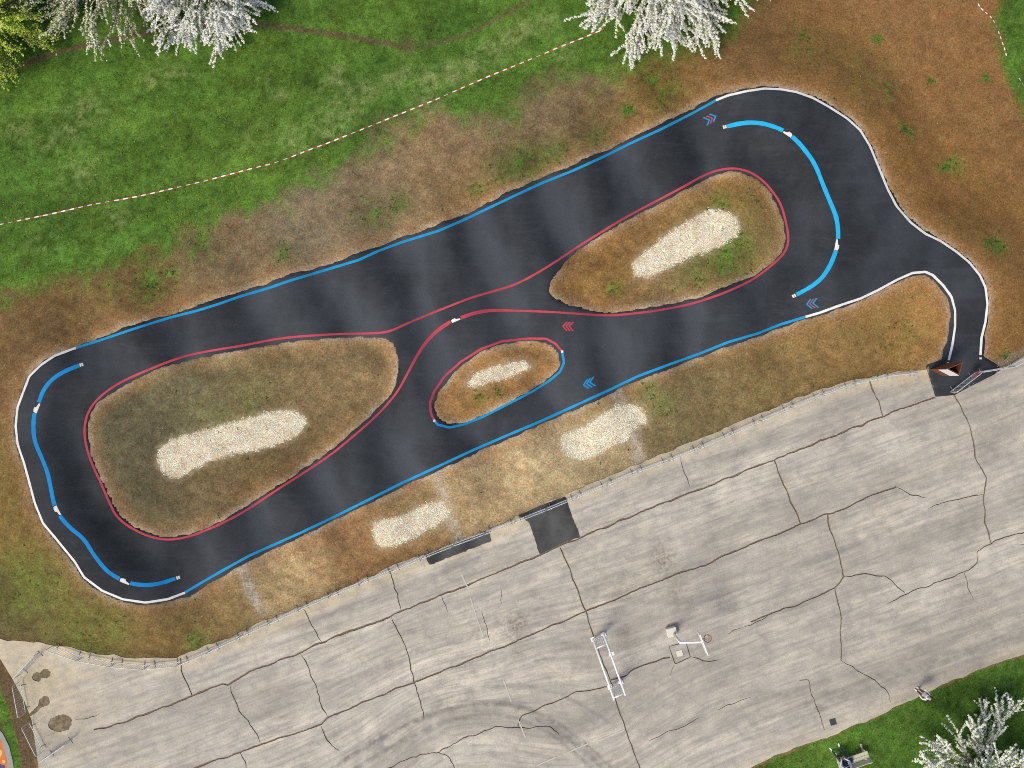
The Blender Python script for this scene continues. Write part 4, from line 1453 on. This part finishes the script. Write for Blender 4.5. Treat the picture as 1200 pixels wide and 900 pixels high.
chain_barriers("1153,436 1190,430 1226,411", ['grey crowd barrier right of the exit standing next to the red sign barrier', 'grey crowd barrier at the right photo edge beyond the track exit'])
# red sign hanging on the open barrier
c = W(1144.5, 439.5, .8)
rz = open_bar.rotation_euler[2]
sg_ = empty('warning_sign', (c[0], c[1], .80), rz)
m = MB(); m.box((0, 0.05, 0), (.62, .012, .52), tilt=Matrix.Rotation(R(-22), 3, 'X')); m.build('plate', M['redsign'], sg_)
m = MB()
m.box((0, .0535 + .009, .012), (.34, .004, .06), tilt=Matrix.Rotation(R(-22), 3, 'X'))
m.build('white_bar', M['panel'], sg_)
tagit(sg_, 'red warning plate with white bar hung on the open barrier', 'sign')

# ------------------------------------------------------------------ corten sign column
hc = 2.15
bt = [W(1109, 432.2, hc), W(1128.5, 424.5, hc), W(1124, 440, hc)]
bt = [np.array(b) for b in bt]
cc = sum(bt) / 3
root = empty('sign_column', (cc[0], cc[1], .02))
tagit(root, 'rusty three sided steel sign column with white panel at the track exit', 'sign')
loc = [b - cc for b in bt]
names = ['wall', 'wall', 'wall']
for a, b in ((0, 1), (1, 2), (2, 0)):
    pa, pb = loc[a], loc[b]
    n = np.array([pb[1] - pa[1], pa[0] - pb[0]])
    n = n / np.hypot(*n)
    if np.dot(n, (pa + pb) / 2) < 0: n = -n
    th = .055
    # mitre towards the centre
    ia, ib = pa * .80, pb * .80
    V = [(*pa, 0), (*pb, 0), (*ib, 0), (*ia, 0), (*pa, hc), (*pb, hc), (*ib, hc), (*ia, hc)]
    F = [(0, 3, 2, 1), (4, 5, 6, 7), (0, 1, 5, 4), (2, 3, 7, 6)]
    m = MB(); m.add(V, F); w_ = m.build('steel_wall', M['corten'], root)
    if (a, b) == (2, 0):
        # white printed panel on the south-west face
        e = (pb - pa)
        m = MB()
        off = n * .008
        A_, B_ = pa + e * .04 + off, pa + e * .96 + off
        off2 = n * .03
        A2, B2 = pa + e * .04 + off2, pa + e * .96 + off2
        z0, z1 = 1.05, hc + .01
        m.add([(*A_, z0), (*B_, z0), (*B2, z0), (*A2, z0), (*A_, z1), (*B_, z1), (*B2, z1), (*A2, z1)],
              [(0, 3, 2, 1), (4, 5, 6, 7), (0, 1, 5, 4), (1, 2, 6, 5), (2, 3, 7, 6), (3, 0, 4, 7)])
        m.build('info_panel', M['panel'], root)
m = MB(); m.add([(*(l * .78), .4) for l in loc], [(0, 1, 2)]); m.build('inner_floor', M['corten_in'], root)

# ------------------------------------------------------------------ white sports frame
zt = 2.0
P1a, P1b = W(694.7, 748.7, zt), W(720, 820.7, zt)
P2a, P2b = W(707.3, 743, zt), W(733, 815, zt)
o0 = (P1a + P1b + P2a + P2b) / 4
root = empty('sports_frame', (o0[0], o0[1], .004))
tagit(root, 'white steel frame with two long parallel bars on slatted end panels', 'sports frame')
ev = (P1b - P1a) / np.hypot(*(P1b - P1a))
for a, b in ((P1a, P1b), (P2a, P2b)):
    m = MB(); m.tube([(*(a - o0), zt), (*((a + b) / 2 - o0), zt), (*(b - o0), zt)], .055, 8); m.build('long_bar', M['white_metal'], root, True)
def end_panel(f, lean):
    A, B = P1a + (P1b - P1a) * f - o0, P2a + (P2b - P2a) * f - o0
    m = MB()
    Ab, Bb = A + ev * lean, B + ev * lean
    m.tube([(*Ab, .05), (*A, zt)], .035, 6)
    m.tube([(*Bb, .05), (*B, zt)], .035, 6)
    m.tube([(*(Ab), .3), (*(Bb), .3)], .025, 6)
    m.tube([(*A, zt), (*B, zt)], .045, 6)
    m.build('end_frame', M['white_metal'], root, True)
    for k in range(1, 6):
        s_ = MB()
        s_.tube([(*(Ab + (Bb - Ab) * k / 6), .3), (*(A + (B - A) * k / 6), zt)], .026, 5)
        s_.build('slat', M['white_metal'], root)
    for X_ in (Ab, Bb):
        ft = MB(); ft.box((X_[0], X_[1], .03), (.26, .26, .05), math.atan2(ev[1], ev[0])); ft.build('foot_plate', M['white_metal'], root, bevel=.01)
end_panel(.155, 0.0)
end_panel(.96, 0.0)
m = MB(); c_ = P2a + (P2b - P2a) * .36 - o0
m.box((c_[0] + .06, c_[1], zt - .5), (.2, .3, .14), math.atan2(ev[1], ev[0])); m.build('crank_box', M['white_metal'], root, bevel=.02)

# ------------------------------------------------------------------ basketball hoop
hb = 2.75
base = W(787, 740.5, .25)
top = W(797.3, 753, hb)
root = empty('basketball_hoop', (base[0], base[1], .004))
tagit(root, 'white basketball post on a cream block with its hoop over the concrete', 'basketball hoop')
m = MB(); m.box((0, 0, .2), (.56, .5, .4), R(14)); m.build('base_block', M['cream'], root, bevel=.03)
m = MB(); m.tube([(0.12, -.1, .38), (*(top - base), hb)], .075, 8); m.build('post', M['white_metal'], root, True)
e1 = W(823, 752.3, hb) - base
m = MB(); m.tube([(*(top - base), hb), (*((top - base) * .5 + e1 * .5), hb + .02), (*e1, hb)], .06, 8); m.build('arm', M['white_metal'], root, True)
b1, b2 = W(819, 742, hb + .3) - base, W(828.5, 766.5, hb + .3) - base
bc = (b1 + b2) / 2
bl_ = np.hypot(*(b2 - b1))
ba = math.atan2(*(b2 - b1)[::-1])
m = MB(); m.box((bc[0], bc[1], hb + .25), (bl_, .05, .85), ba); bb = m.build('backboard', M['white_metal'], root, bevel=.01)
hcn = W(829.3, 748.3, hb) - base
m = MB()
m.tube([(hcn[0] + .2 * math.cos(a), hcn[1] + .2 * math.sin(a), hb) for a in np.linspace(0, 2 * math.pi, 20)[:-1]], .016, 6, closed=True)
m.tube([(hcn[0] - .2, hcn[1] - .02, hb), (hcn[0] - .3, hcn[1] - .02, hb)], .022, 6)
m.build('hoop', M['hoop'], root, True)
m = MB()
for a in np.linspace(0, 2 * math.pi, 11)[:-1]:
    for s_ in (.55, -.55):
        m.tube([(hcn[0] + .2 * math.cos(a), hcn[1] + .2 * math.sin(a), hb - .02), (hcn[0] + .13 * math.cos(a + s_ * .6), hcn[1] + .13 * math.sin(a + s_ * .6), hb - .2), (hcn[0] + .11 * math.cos(a + s_), hcn[1] + .11 * math.sin(a + s_), hb - .4)], .006, 3)
m.build('net', M['net'], root)
# old foundation pad with a pale socket
c = W(796.3, 765.5)
root = empty('ground_socket', (c[0], c[1], .008))
tagit(root, 'pale square socket cover in a small grey pad beside the basketball post', 'socket cover')
m = MB(); m.box((0, 0, .012), (.34, .32, .03), R(17)); m.build('cover', M['cream'], root, bevel=.006)
# drain
c = W(976, 846)
root = empty('drain_cover', (c[0], c[1], .006))
tagit(root, 'dark square drain cover set in concrete near the bench', 'drain cover')
m = MB()
m.box((0, .155, .01), (.34, .03, .03), R(0)); m.box((0, -.155, .01), (.34, .03, .03)); m.box((.155, 0, .01), (.03, .28, .03)); m.box((-.155, 0, .01), (.03, .28, .03))
fr = m.build('frame', M['drain'], root)
for k in range(7):
    m = MB(); m.box((-.12 + .04 * k, 0, .008), (.022, .28, .02)); m.build('grate_bar', M['drain'], root)
m = MB(); m.box((0, 0, -.004), (.3, .3, .006)); m.build('sump', M['drain'], root)
root.rotation_euler = (0, 0, R(17))

# ------------------------------------------------------------------ painted slab at the lower left
root = empty('painted_slab', (*W(-10, 880), 0.0))
tagit(root, 'grey slab with an orange painted mural at the lower left corner', 'painted slab')
o0 = W(-10, 880)
def local(s): return W(pts(s)[:, 0], pts(s)[:, 1]) - o0
def prism(name, p, z0, z1, material, parent):
    n = len(p)
    V = [(*a, z0) for a in p] + [(*a, z1) for a in p]
    m = MB(); m.add(V, [tuple(range(n))[::-1], tuple(range(n, 2 * n))] + [(i, (i + 1) % n, n + (i + 1) % n, n + i) for i in range(n)])
    return m.build(name, material, parent)
prism('slab', local("-60,800 -8,845 4,860 11,874 15,890 19,915 19,1000 -60,1000"), -.15, .05, M['slab'], root)
th = np.linspace(0, 2 * math.pi, 40)[:-1]
def disc(cx, cy, rx, ry, amp=.06, seed=0):
    r_ = 1 + amp * np.sin(th * 3 + seed) + amp * np.sin(th * 5 + 2 * seed)
    return W(cx + rx * r_ * np.cos(th), cy + ry * r_ * np.sin(th)) - o0
prism('mural_shape', disc(-11, 888, 19, 27), .05, .054, M['orange'], root)
prism('mural_shape', disc(-2, 882, 4.5, 8, .1, 1), .054, .058, M['yellow'], root)
prism('mural_shape', disc(1, 899, 5, 4, .1, 2), .0585, .062, M['navy'], root)
prism('mural_shape', disc(5, 892, 2, 2, .1, 2), .0585, .062, M['yellow'], root)

# ------------------------------------------------------------------ trees
def frame_of(d):
    d = d / np.linalg.norm(d)
    a = np.array([0, 0, 1.]) if abs(d[2]) < .9 else np.array([1., 0, 0])
    u = np.cross(d, a); u /= np.linalg.norm(u)
    return d, u, np.cross(d, u)
def make_tree(name, label, base_px, crown_r, h, seed, blossom, leaves, twigs=6, limbs=9, droop=.0, petal=(.90, .90, .85), leafc=(140, 172, 70), az_bias=None, cl=(.034, .066), step=.046):
    g = np.random.default_rng(seed)
    b = W(*base_px)
    z0 = float(height(b[:1], b[1:])[0])
    root = empty(name, (b[0], b[1], z0))
    tagit(root, label, 'tree')
    segs = []         # (pts, r0, r1, level)
    def grow(p, d, L, r, lev):
        n = 3 if lev < 2 else 2
        path = [p]
        for k in range(n):
            if lev >= 2 and math.hypot(p[0], p[1]) > crown_r * g.uniform(.80, 1.0):
                n = k
                break
            dd = d + g.normal(0, .12 + .03 * lev, 3)
            dd[2] += (-.10 * droop if lev >= 2 else .02)
            dd /= np.linalg.norm(dd)
            p = p + dd * L / n
            d = dd
            path.append(p)
        if n == 0: return
        segs.append((np.array(path), r, r * .45, lev))
        if lev == 3: return
        nch = (0, 8, twigs, 2)[lev] if lev else 0
        for k in range(nch):
            f = g.uniform(.22 if lev == 1 else .3, 1.0) if k else 1.0
            i_ = min(int(f * n), n - 1)
            q_ = path[i_] + (path[i_ + 1] - path[i_]) * (f * n - i_)
            dr, u, v = frame_of(d)
            ang = g.uniform(0, 6.28)
            sp = g.uniform(.2, .55)
            nd = dr + (u * math.cos(ang) + v * math.sin(ang)) * sp
            out = np.array([q_[0], q_[1], 0]); out /= max(np.linalg.norm(out), .3)
            nd = nd + out * .45
            nd[2] -= .12 * droop
            if nd[2] < -.35: nd[2] = -.35
            nd /= np.linalg.norm(nd)
            grow(q_, nd, L * (g.uniform(.30, .50) if lev == 1 else g.uniform(.55, 1.0)), r * .45, lev + 1)
    th_ = h * .22
    trunk = np.array([(0, 0, -.15), (.04, .02, th_ * .5), (0.02, -.05, th_)])
    for k in range(limbs):
        a = 2 * math.pi * (k + g.uniform(-.3, .3)) / limbs
        el = g.uniform(.12, .8) if k % 3 else g.uniform(.8, 1.45)
        d = np.array([math.cos(a) * math.cos(el), math.sin(a) * math.cos(el), math.sin(el)])
        if az_bias: d[:2] += np.array(az_bias) * .3
        grow(np.array([0.02, -.05, th_ * g.uniform(.8, 1.05)]), d / np.linalg.norm(d), crown_r * g.uniform(.55, .85), .085, 1)
    m = MB(); m.tube(trunk.tolist(), .2, 9, r1=.13); m.build('trunk', M['bark'], root, True)
    lm, tw = MB(), MB()
    for p, r0, r1, lev in segs:
        (lm if lev <= 1 else tw).tube(p.tolist(), max(r0, .008), 5 if lev <= 1 else 3, r1=max(r1, .005))
    lm.build('limb', M['bark'], root, True)['kind'] = 'stuff'
    tw.build('twig', M['bark'], root, True)['kind'] = 'stuff'
    # flower clusters along the twigs
    C_, LVS = [], []
    for p, r0, r1, lev in segs:
        if lev < 2: continue
        for a, c in zip(p[:-1], p[1:]):
            L = np.linalg.norm(c - a)
            n = max(1, int(L / step))
            f = (np.arange(n) + g.random(n)) / n
            pp = a + (c - a) * f[:, None] + g.normal(0, .022, (n, 3))
            keepb = g.random(n) < blossom * (1 if lev == 3 else .7)
            C_.append(pp[keepb])
            keepl = g.random(n) < leaves
            LVS.append(pp[keepl] + g.normal(0, .05, (keepl.sum(), 3)))
    if blossom > 0:
        C = np.vstack(C_)
        V, F, K = stone_mesh(C[:, :2], C[:, 2], cl, g, np.array(petal), .5)
        fast_mesh('blossom', V, F, M['petal'], root, False, attrs={'Col': K})['kind'] = 'stuff'
    L_ = np.vstack(LVS)
    n = len(L_)
    a = g.uniform(0, 6.28, n); el = g.normal(0, .35, n); s_ = g.uniform(.06, .12, n)
    ax_ = np.stack([np.cos(a) * np.cos(el), np.sin(a) * np.cos(el), np.sin(el)], -1) * s_[:, None]
    bx_ = np.stack([-np.sin(a), np.cos(a), g.normal(0, .3, n)], -1) * s_[:, None] * .42
    V = np.stack([L_, L_ + ax_ * .5 + bx_, L_ + ax_, L_ + ax_ * .5 - bx_], 1).reshape(-1, 3)
    F = np.arange(n * 4).reshape(-1, 4)
    K = np.repeat(np.array(albedo(*leafc))[None] * g.uniform(.55, 1.5, (n, 1)) * (1 + g.normal(0, .08, (n, 3))), 4, 0)
    fast_mesh('leaf', V, F, M['leaf'], root, False, attrs={'Col': np.clip(K, .004, .8)})['kind'] = 'stuff'
    return root
make_tree('blossom_tree', 'dense white blossoming tree at the top, right of the middle', (767, -44), 6.1, 5.0, 3, 1.0, .6, 6, 50, .4, petal=(.93, .93, .88), leafc=(196, 206, 130), cl=(.048, .088), step=.062)
make_tree('blossom_tree', 'white blossoming tree hanging over the trail at the upper left', (250, -16), 4.4, 4.8, 5, 1.0, .35, 5, 32, .5, petal=(.92, .92, .87), cl=(.046, .084), step=.064)
make_tree('blossom_tree', 'thin cream blossoming tree between the green tree and the trail', (146, -30), 5.2, 5.0, 8, .6, .4, 5, 30, .7, petal=(.80, .78, .64), cl=(.035, .064))
make_tree('leafy_tree', 'fresh green leafy tree in the upper left corner', (-6, 26), 4.3, 4.8, 12, .05, 2.2, 7, 32, .4, petal=(.7, .72, .6), leafc=(196, 224, 80))
make_tree('blossom_tree', 'white blossoming tree beside the bench at the lower right', (1138, 893), 4.3, 5.0, 23, 1.0, .9, 5, 22, -.2, petal=(.93, .94, .87), cl=(.045, .09), step=.066)

# ------------------------------------------------------------------ bench
c0 = W(981, 892.5, .45)
c1 = W(1016.5, 880, .45)
u = (c1 - c0) / np.hypot(*(c1 - c0))
fwd = np.array([-u[1], u[0]])
ang = math.atan2(u[1], u[0])
LB = np.hypot(*(c1 - c0))
root = empty('park_bench', (c0[0], c0[1], float(height(c0[:1], c0[1:])[0])), ang)
tagit(root, 'pale wooden park bench on the grass at the bottom edge', 'bench')
for k in range(2):
    m = MB(); m.box((LB / 2, -.10 - .205 * k, .44), (LB, .19, .045)); m.build('seat_plank', M['bench'], root, bevel=.008)
tl = Matrix.Rotation(R(-72), 3, 'X')
for k in range(2):
    m = MB(); m.box((LB / 2, -.45 - .045 * k, .60 + .17 * k), (LB, .15, .04), tilt=tl); m.build('back_plank', M['bench'], root, bevel=.008)
for xx in (.14, LB - .14):
    m = MB()
    m.box((xx, .02, .21), (.08, .07, .42)); m.box((xx, -.40, .21), (.08, .07, .42)); m.box((xx, -.2, .385), (.08, .44, .06))
    m.box((xx, -.47, .62), (.08, .06, .5), tilt=Matrix.Rotation(R(14), 3, 'X'))
    m.box((xx, -.2, .03), (.1, .95, .05))
    m.build('leg_frame', M['bench'], root, bevel=.006)
def bench_w(x, y, z=0):
    v = c0 + u * x + fwd * y
    return np.array([v[0], v[1], z + float(root.location.z)])

# ------------------------------------------------------------------ people
SKIN = simple_mat('skin', (.52, .33, .24), .55, 0, .05)
def person(name, label, joints, bones, mats_of, loc, rz, extra=None):
    """joints: name -> (x,y,z,r); bones: list of (a,b,matindex)"""
    root = empty(name, loc, rz)
    tagit(root, label, 'person')
    me = bpy.data.meshes.new('body_skeleton')
    keys = list(joints)
    ix = {k: i for i, k in enumerate(keys)}
    me.from_pydata([joints[k][:3] for k in keys], [(ix[a], ix[b]) for a, b, _ in bones], [])
    tmp = bpy.data.objects.new('tmp_body', me)
    COL.objects.link(tmp)
    sk = tmp.modifiers.new('skin', 'SKIN')
    if not me.skin_vertices:
        bm = bmesh.new(); bm.from_mesh(me); bm.verts.layers.skin.verify(); bm.to_mesh(me); bm.free()
    for i, k in enumerate(keys):
        r = joints[k][3]
        me.skin_vertices[0].data[i].radius = r if isinstance(r, tuple) else (r, r)
        me.skin_vertices[0].data[i].use_root = (k == 'pelvis')
    sk.use_smooth_shade = True
    sb = tmp.modifiers.new('sub', 'SUBSURF'); sb.levels = 2; sb.render_levels = 2
    dg = bpy.context.evaluated_depsgraph_get()
    ev_ = tmp.evaluated_get(dg)
    nm = bpy.data.meshes.new_from_object(ev_)
    bpy.data.objects.remove(tmp)
    nm.name = 'body'
    nm.materials.clear()
    for m_ in mats_of: nm.materials.append(m_)
    # colour by nearest bone
    P = np.array([p.center[:] for p in nm.polygons])
    best = np.full(len(P), 1e9); mi = np.zeros(len(P), int)
    for a, b_, k in bones:
        A, B = np.array(joints[a][:3]), np.array(joints[b_][:3])
        ab = B - A
        t_ = np.clip(((P - A) @ ab) / max(ab @ ab, 1e-9), 0, 1)
        ra = joints[a][3]; rb = joints[b_][3]
        ra = max(ra) if isinstance(ra, tuple) else ra; rb = max(rb) if isinstance(rb, tuple) else rb
        dd = np.linalg.norm(P - (A + t_[:, None] * ab), axis=1) - (ra + (rb - ra) * t_)
        w_ = dd < best
        best[w_] = dd[w_]; mi[w_] = k
    nm.polygons.foreach_set('material_index', mi.astype(np.int32))
    o = bpy.data.objects.new('body', nm)
    link(o, root)
    return root

def hand(J, Bn, side, wrist, palm, dirv, up, m):
    """five finger chains from the palm"""
    d = np.array(dirv, float); d /= np.linalg.norm(d)
    up = np.array(up, float)
    lat = np.cross(d, up); lat /= np.linalg.norm(lat)
    pw = np.array(palm, float)
    for k, (off, L) in enumerate(((-.028, .062), (-.009, .075), (.010, .07), (.028, .055))):
        b = pw + d * .045 + lat * off
        c = b + d * L * .6 - up * .012
        e = c + d * L * .35 - up * .03
        for nm_, p_, r_ in (('a', b, .010), ('b', c, .009), ('c', e, .007)):
            J['%s_f%d%s' % (side, k, nm_)] = (*p_, r_)
        Bn += [('%s_palm' % side, '%s_f%da' % (side, k), m), ('%s_f%da' % (side, k), '%s_f%db' % (side, k), m), ('%s_f%db' % (side, k), '%s_f%dc' % (side, k), m)]
    sgn_ = -1 if side == 'r' else 1
    b = pw + lat * .035 * sgn_ * -1 + d * .005
    c = b + d * .035 + lat * .02 * sgn_ * -1
    J[side + '_t1'] = (*b, .012); J[side + '_t2'] = (*c, .009)
    Bn += [(side + '_palm', side + '_t1', m), (side + '_t1', side + '_t2', m)]

def face_parts(root, c, f, up, hair_mat, hair_len=.0, r=.105):
    """eyes, nose, mouth, ears and hair as small meshes on the head; c head centre, f facing"""
    c = Vector(c); f = Vector(f).normalized(); up = Vector(up).normalized()
    s = f.cross(up).normalized()
    eye = simple_mat('eye', (.05, .04, .04), .3)
    lip = simple_mat('lip', (.45, .18, .16), .5)
    def ball(name, p, rr, mt, sc=(1, 1, 1)):
        bm = bmesh.new()
        bmesh.ops.create_icosphere(bm, subdivisions=2, radius=1)
        for v in bm.verts:
            q_ = v.co
            v.co = s * q_.x * rr * sc[0] + f * q_.y * rr * sc[1] + up * q_.z * rr * sc[2] + Vector(p)
        me = bpy.data.meshes.new(name); bm.to_mesh(me); bm.free()
        me.materials.append(mt)
        for p_ in me.polygons: p_.use_smooth = True
        return link(bpy.data.objects.new(name, me), root)
    for sx in (-1, 1):
        ball('eye', c + f * r * .82 + s * sx * .034, .012, eye)
        ball('ear', c + s * sx * r * .80 - f * .005, .03, SKIN, (.4, .7, 1.1))
    ball('nose', c + f * r * .95 - up * .028, .016, SKIN, (.8, 1.2, 1.3))
    ball('mouth', c + f * r * .82 - up * .062, .02, lip, (1.2, .5, .4))
    hr = ball('hair', c - f * .022 + up * .032, r * 1.02, hair_mat, (.93, 1.0, .98))
    if hair_len:
        ball('hair', c - f * .07 - up * (.06 + hair_len * .4), .07, hair_mat, (1.1, .6, 1 + hair_len * 6))
    return hr

# standing person: faces the track, local +Y forward
pink = simple_mat('pale_pink_top', (.92, .86, .88), .8, 0, .16, 16)
legs_m = simple_mat('brown_leggings', albedo(112, 92, 80), .8)
shoe_m = simple_mat('white_shoe', (.82, .82, .84), .5)
blond = simple_mat('light_blond_hair', albedo(206, 178, 140), .6, 0, .2, 40)
J = {'pelvis': (0, 0, .90, (.15, .11)), 'waist': (0, 0, 1.05, (.14, .10)), 'chest': (0, .0, 1.26, (.17, .115)), 'neckb': (0, -.01, 1.40, (.10, .07)), 'neck': (0, 0, 1.46, .05), 'head': (0, .015, 1.55, (.08, .095)), 'crown': (0, .01, 1.63, (.07, .08))}
Bn = [('pelvis', 'waist', 0), ('waist', 'chest', 0), ('chest', 'neckb', 0), ('neckb', 'neck', 3), ('neck', 'head', 3), ('head', 'crown', 3)]
for sd, sx in (('l', -1), ('r', 1)):
    J.update({sd + '_hip': (sx * .09, 0, .86, .095), sd + '_knee': (sx * .085, .02, .48, .062), sd + '_ank': (sx * .08, -.01, .10, .042), sd + '_heel': (sx * .08, -.02, .045, .042), sd + '_toe': (sx * .085, .17, .035, (.045, .032)),
              sd + '_sho': (sx * .17, 0, 1.36, .062), sd + '_elb': (sx * .25, .04, 1.10, .045), sd + '_wri': (sx * .20, .20, .98, .030), sd + '_palm': (sx * .18, .26, .965, (.038, .018))})
    Bn += [('pelvis', sd + '_hip', 1), (sd + '_hip', sd + '_knee', 1), (sd + '_knee', sd + '_ank', 1), (sd + '_ank', sd + '_heel', 2), (sd + '_heel', sd + '_toe', 2),
           ('neckb', sd + '_sho', 0), (sd + '_sho', sd + '_elb', 0), (sd + '_elb', sd + '_wri', 0), (sd + '_wri', sd + '_palm', 3)]
    hand(J, Bn, sd, None, J[sd + '_palm'][:3], (-sx * .25, 1, -.15), (0, 0, 1), 3)
b = W(1075.2, 808)
fa_ = np.array([-.78, .62])
z0 = max(.0, ground_at(b[0], b[1]))
pz = person('person', 'standing person in pale pink top and white shoes at the grass edge', J, Bn, [pink, legs_m, shoe_m, SKIN], (b[0], b[1], z0), math.atan2(fa_[1], fa_[0]) - math.pi / 2)
face_parts(pz, (0, .015, 1.575), (0, 1, 0), (0, 0, 1), blond, .14)
# backpack on the back
bagm = simple_mat('black_fabric', (.02, .02, .024), .8, 0, .2)
bw = Matrix.Rotation(pz.rotation_euler[2], 3, 'Z')
root_b = empty('backpack', tuple(Vector(pz.location) + bw @ Vector((.0, -.22, 1.0))), pz.rotation_euler[2])
tagit(root_b, 'black backpack worn by the standing person', 'backpack')
m = MB(); m.box((0, 0, .16), (.34, .18, .46)); m.build('bag_body', bagm, root_b, True, bevel=.06)
m = MB(); m.box((0, -.10, .08), (.24, .06, .2)); m.build('front_pocket', bagm, root_b, True, bevel=.025)
for sx in (-1, 1):
    m = MB(); m.tube([(sx * .13, .07, .36), (sx * .13, .20, .43), (sx * .135, .34, .36), (sx * .14, .36, .2), (sx * .15, .24, .05), (sx * .15, .08, .0)], .018, 6); m.build('strap', bagm, root_b, True)

# seated person with a controller: local +Y forward, origin on the ground below the hips
jean = simple_mat('blue_jeans', albedo(40, 74, 104), .85, 0, .2, 20)
wsh = simple_mat('white_sweater', albedo(226, 234, 246), .8, 0, .06)
navy_m = simple_mat('navy_shirt', albedo(48, 62, 104), .85, 0, .15)
dark_hair = simple_mat('dark_hair', (.03, .022, .018), .6, 0, .3, 40)
J = {'pelvis': (0, 0, .56, (.16, .12)), 'waist': (0, -.03, .72, (.15, .11)), 'chest': (0, -.06, .93, (.18, .12)), 'neckb': (0, -.04, 1.08, (.10, .075)), 'neck': (0, -.02, 1.14, .052), 'head': (0, .02, 1.22, (.08, .095)), 'crown': (0, .02, 1.30, (.07, .08))}
Bn = [('pelvis', 'waist', 4), ('waist', 'chest', 4), ('chest', 'neckb', 0), ('neckb', 'neck', 3), ('neck', 'head', 3), ('head', 'crown', 3)]
for sd, sx in (('l', -1), ('r', 1)):
    J.update({sd + '_hip': (sx * .10, .06, .54, .098), sd + '_knee': (sx * .20, .46, .53, .068), sd + '_ank': (sx * .235, .72, .13, .045), sd + '_heel': (sx * .235, .73, .06, .045), sd + '_toe': (sx * .27, .93, .045, (.047, .035)),
              sd + '_sho': (sx * .185, -.05, 1.03, .068), sd + '_elb': (sx * .27, .14, .82, .050), sd + '_wri': (sx * .10, .36, .80, .034), sd + '_palm': (sx * .075, .41, .80, (.036, .020))})
    Bn += [('pelvis', sd + '_hip', 1), (sd + '_hip', sd + '_knee', 1), (sd + '_knee', sd + '_ank', 1), (sd + '_ank', sd + '_heel', 2), (sd + '_heel', sd + '_toe', 2),
           ('neckb', sd + '_sho', 0), (sd + '_sho', sd + '_elb', 0), (sd + '_elb', sd + '_wri', 0), (sd + '_wri', sd + '_palm', 3)]
    hand(J, Bn, sd, None, J[sd + '_palm'][:3], (-sx * .35, .8, .0), (0, 0, 1), 3)
hp = bench_w(.34, -.22)
ps = person('person', 'seated person in white sleeves and blue jeans on the bench', J, Bn, [wsh, jean, shoe_m, SKIN, navy_m], (hp[0], hp[1], hp[2]), ang + R(8))
face_parts(ps, (0, .025, 1.245), (0, 1, -.25), (0, .25, 1), dark_hair)
bwm = Matrix.Rotation(ps.rotation_euler[2], 3, 'Z')
ctl = empty('remote_controller', tuple(Vector(ps.location) + bwm @ Vector((0, .45, .80))), ps.rotation_euler[2])
tagit(ctl, 'small remote controller held by the seated person', 'controller')
m = MB(); m.box((0, 0, 0), (.17, .09, .04)); m.build('casing', simple_mat('reddish_casing', albedo(150, 72, 60), .5), ctl, bevel=.012)
for sx in (-1, 1):
    m = MB(); m.tube([(sx * .05, 0, .018), (sx * .05, 0, .045)], .006, 6); m.build('stick', bagm, ctl)
# blue bag on the seat beside
bp_ = bench_w(.70, -.17, .463)
bag = empty('shoulder_bag', tuple(bp_), ang + R(12))
tagit(bag, 'small blue bag lying on the bench beside the seated person', 'bag')
bl_m = simple_mat('blue_bag_fabric', albedo(50, 72, 140), .8, 0, .2)
m = MB(); m.box((0, 0, .10), (.26, .24, .19)); m.build('bag_body', bl_m, bag, True, bevel=.06)
m = MB(); m.box((0, -.005, .195), (.2, .22, .02)); m.build('flap', bl_m, bag, True, bevel=.008)
m = MB(); m.tube([(-.12, 0, .14), (-.10, .02, .24), (0, .03, .28), (.1, .02, .24), (.12, 0, .14)], .012, 6); m.build('handle', bagm, bag, True)
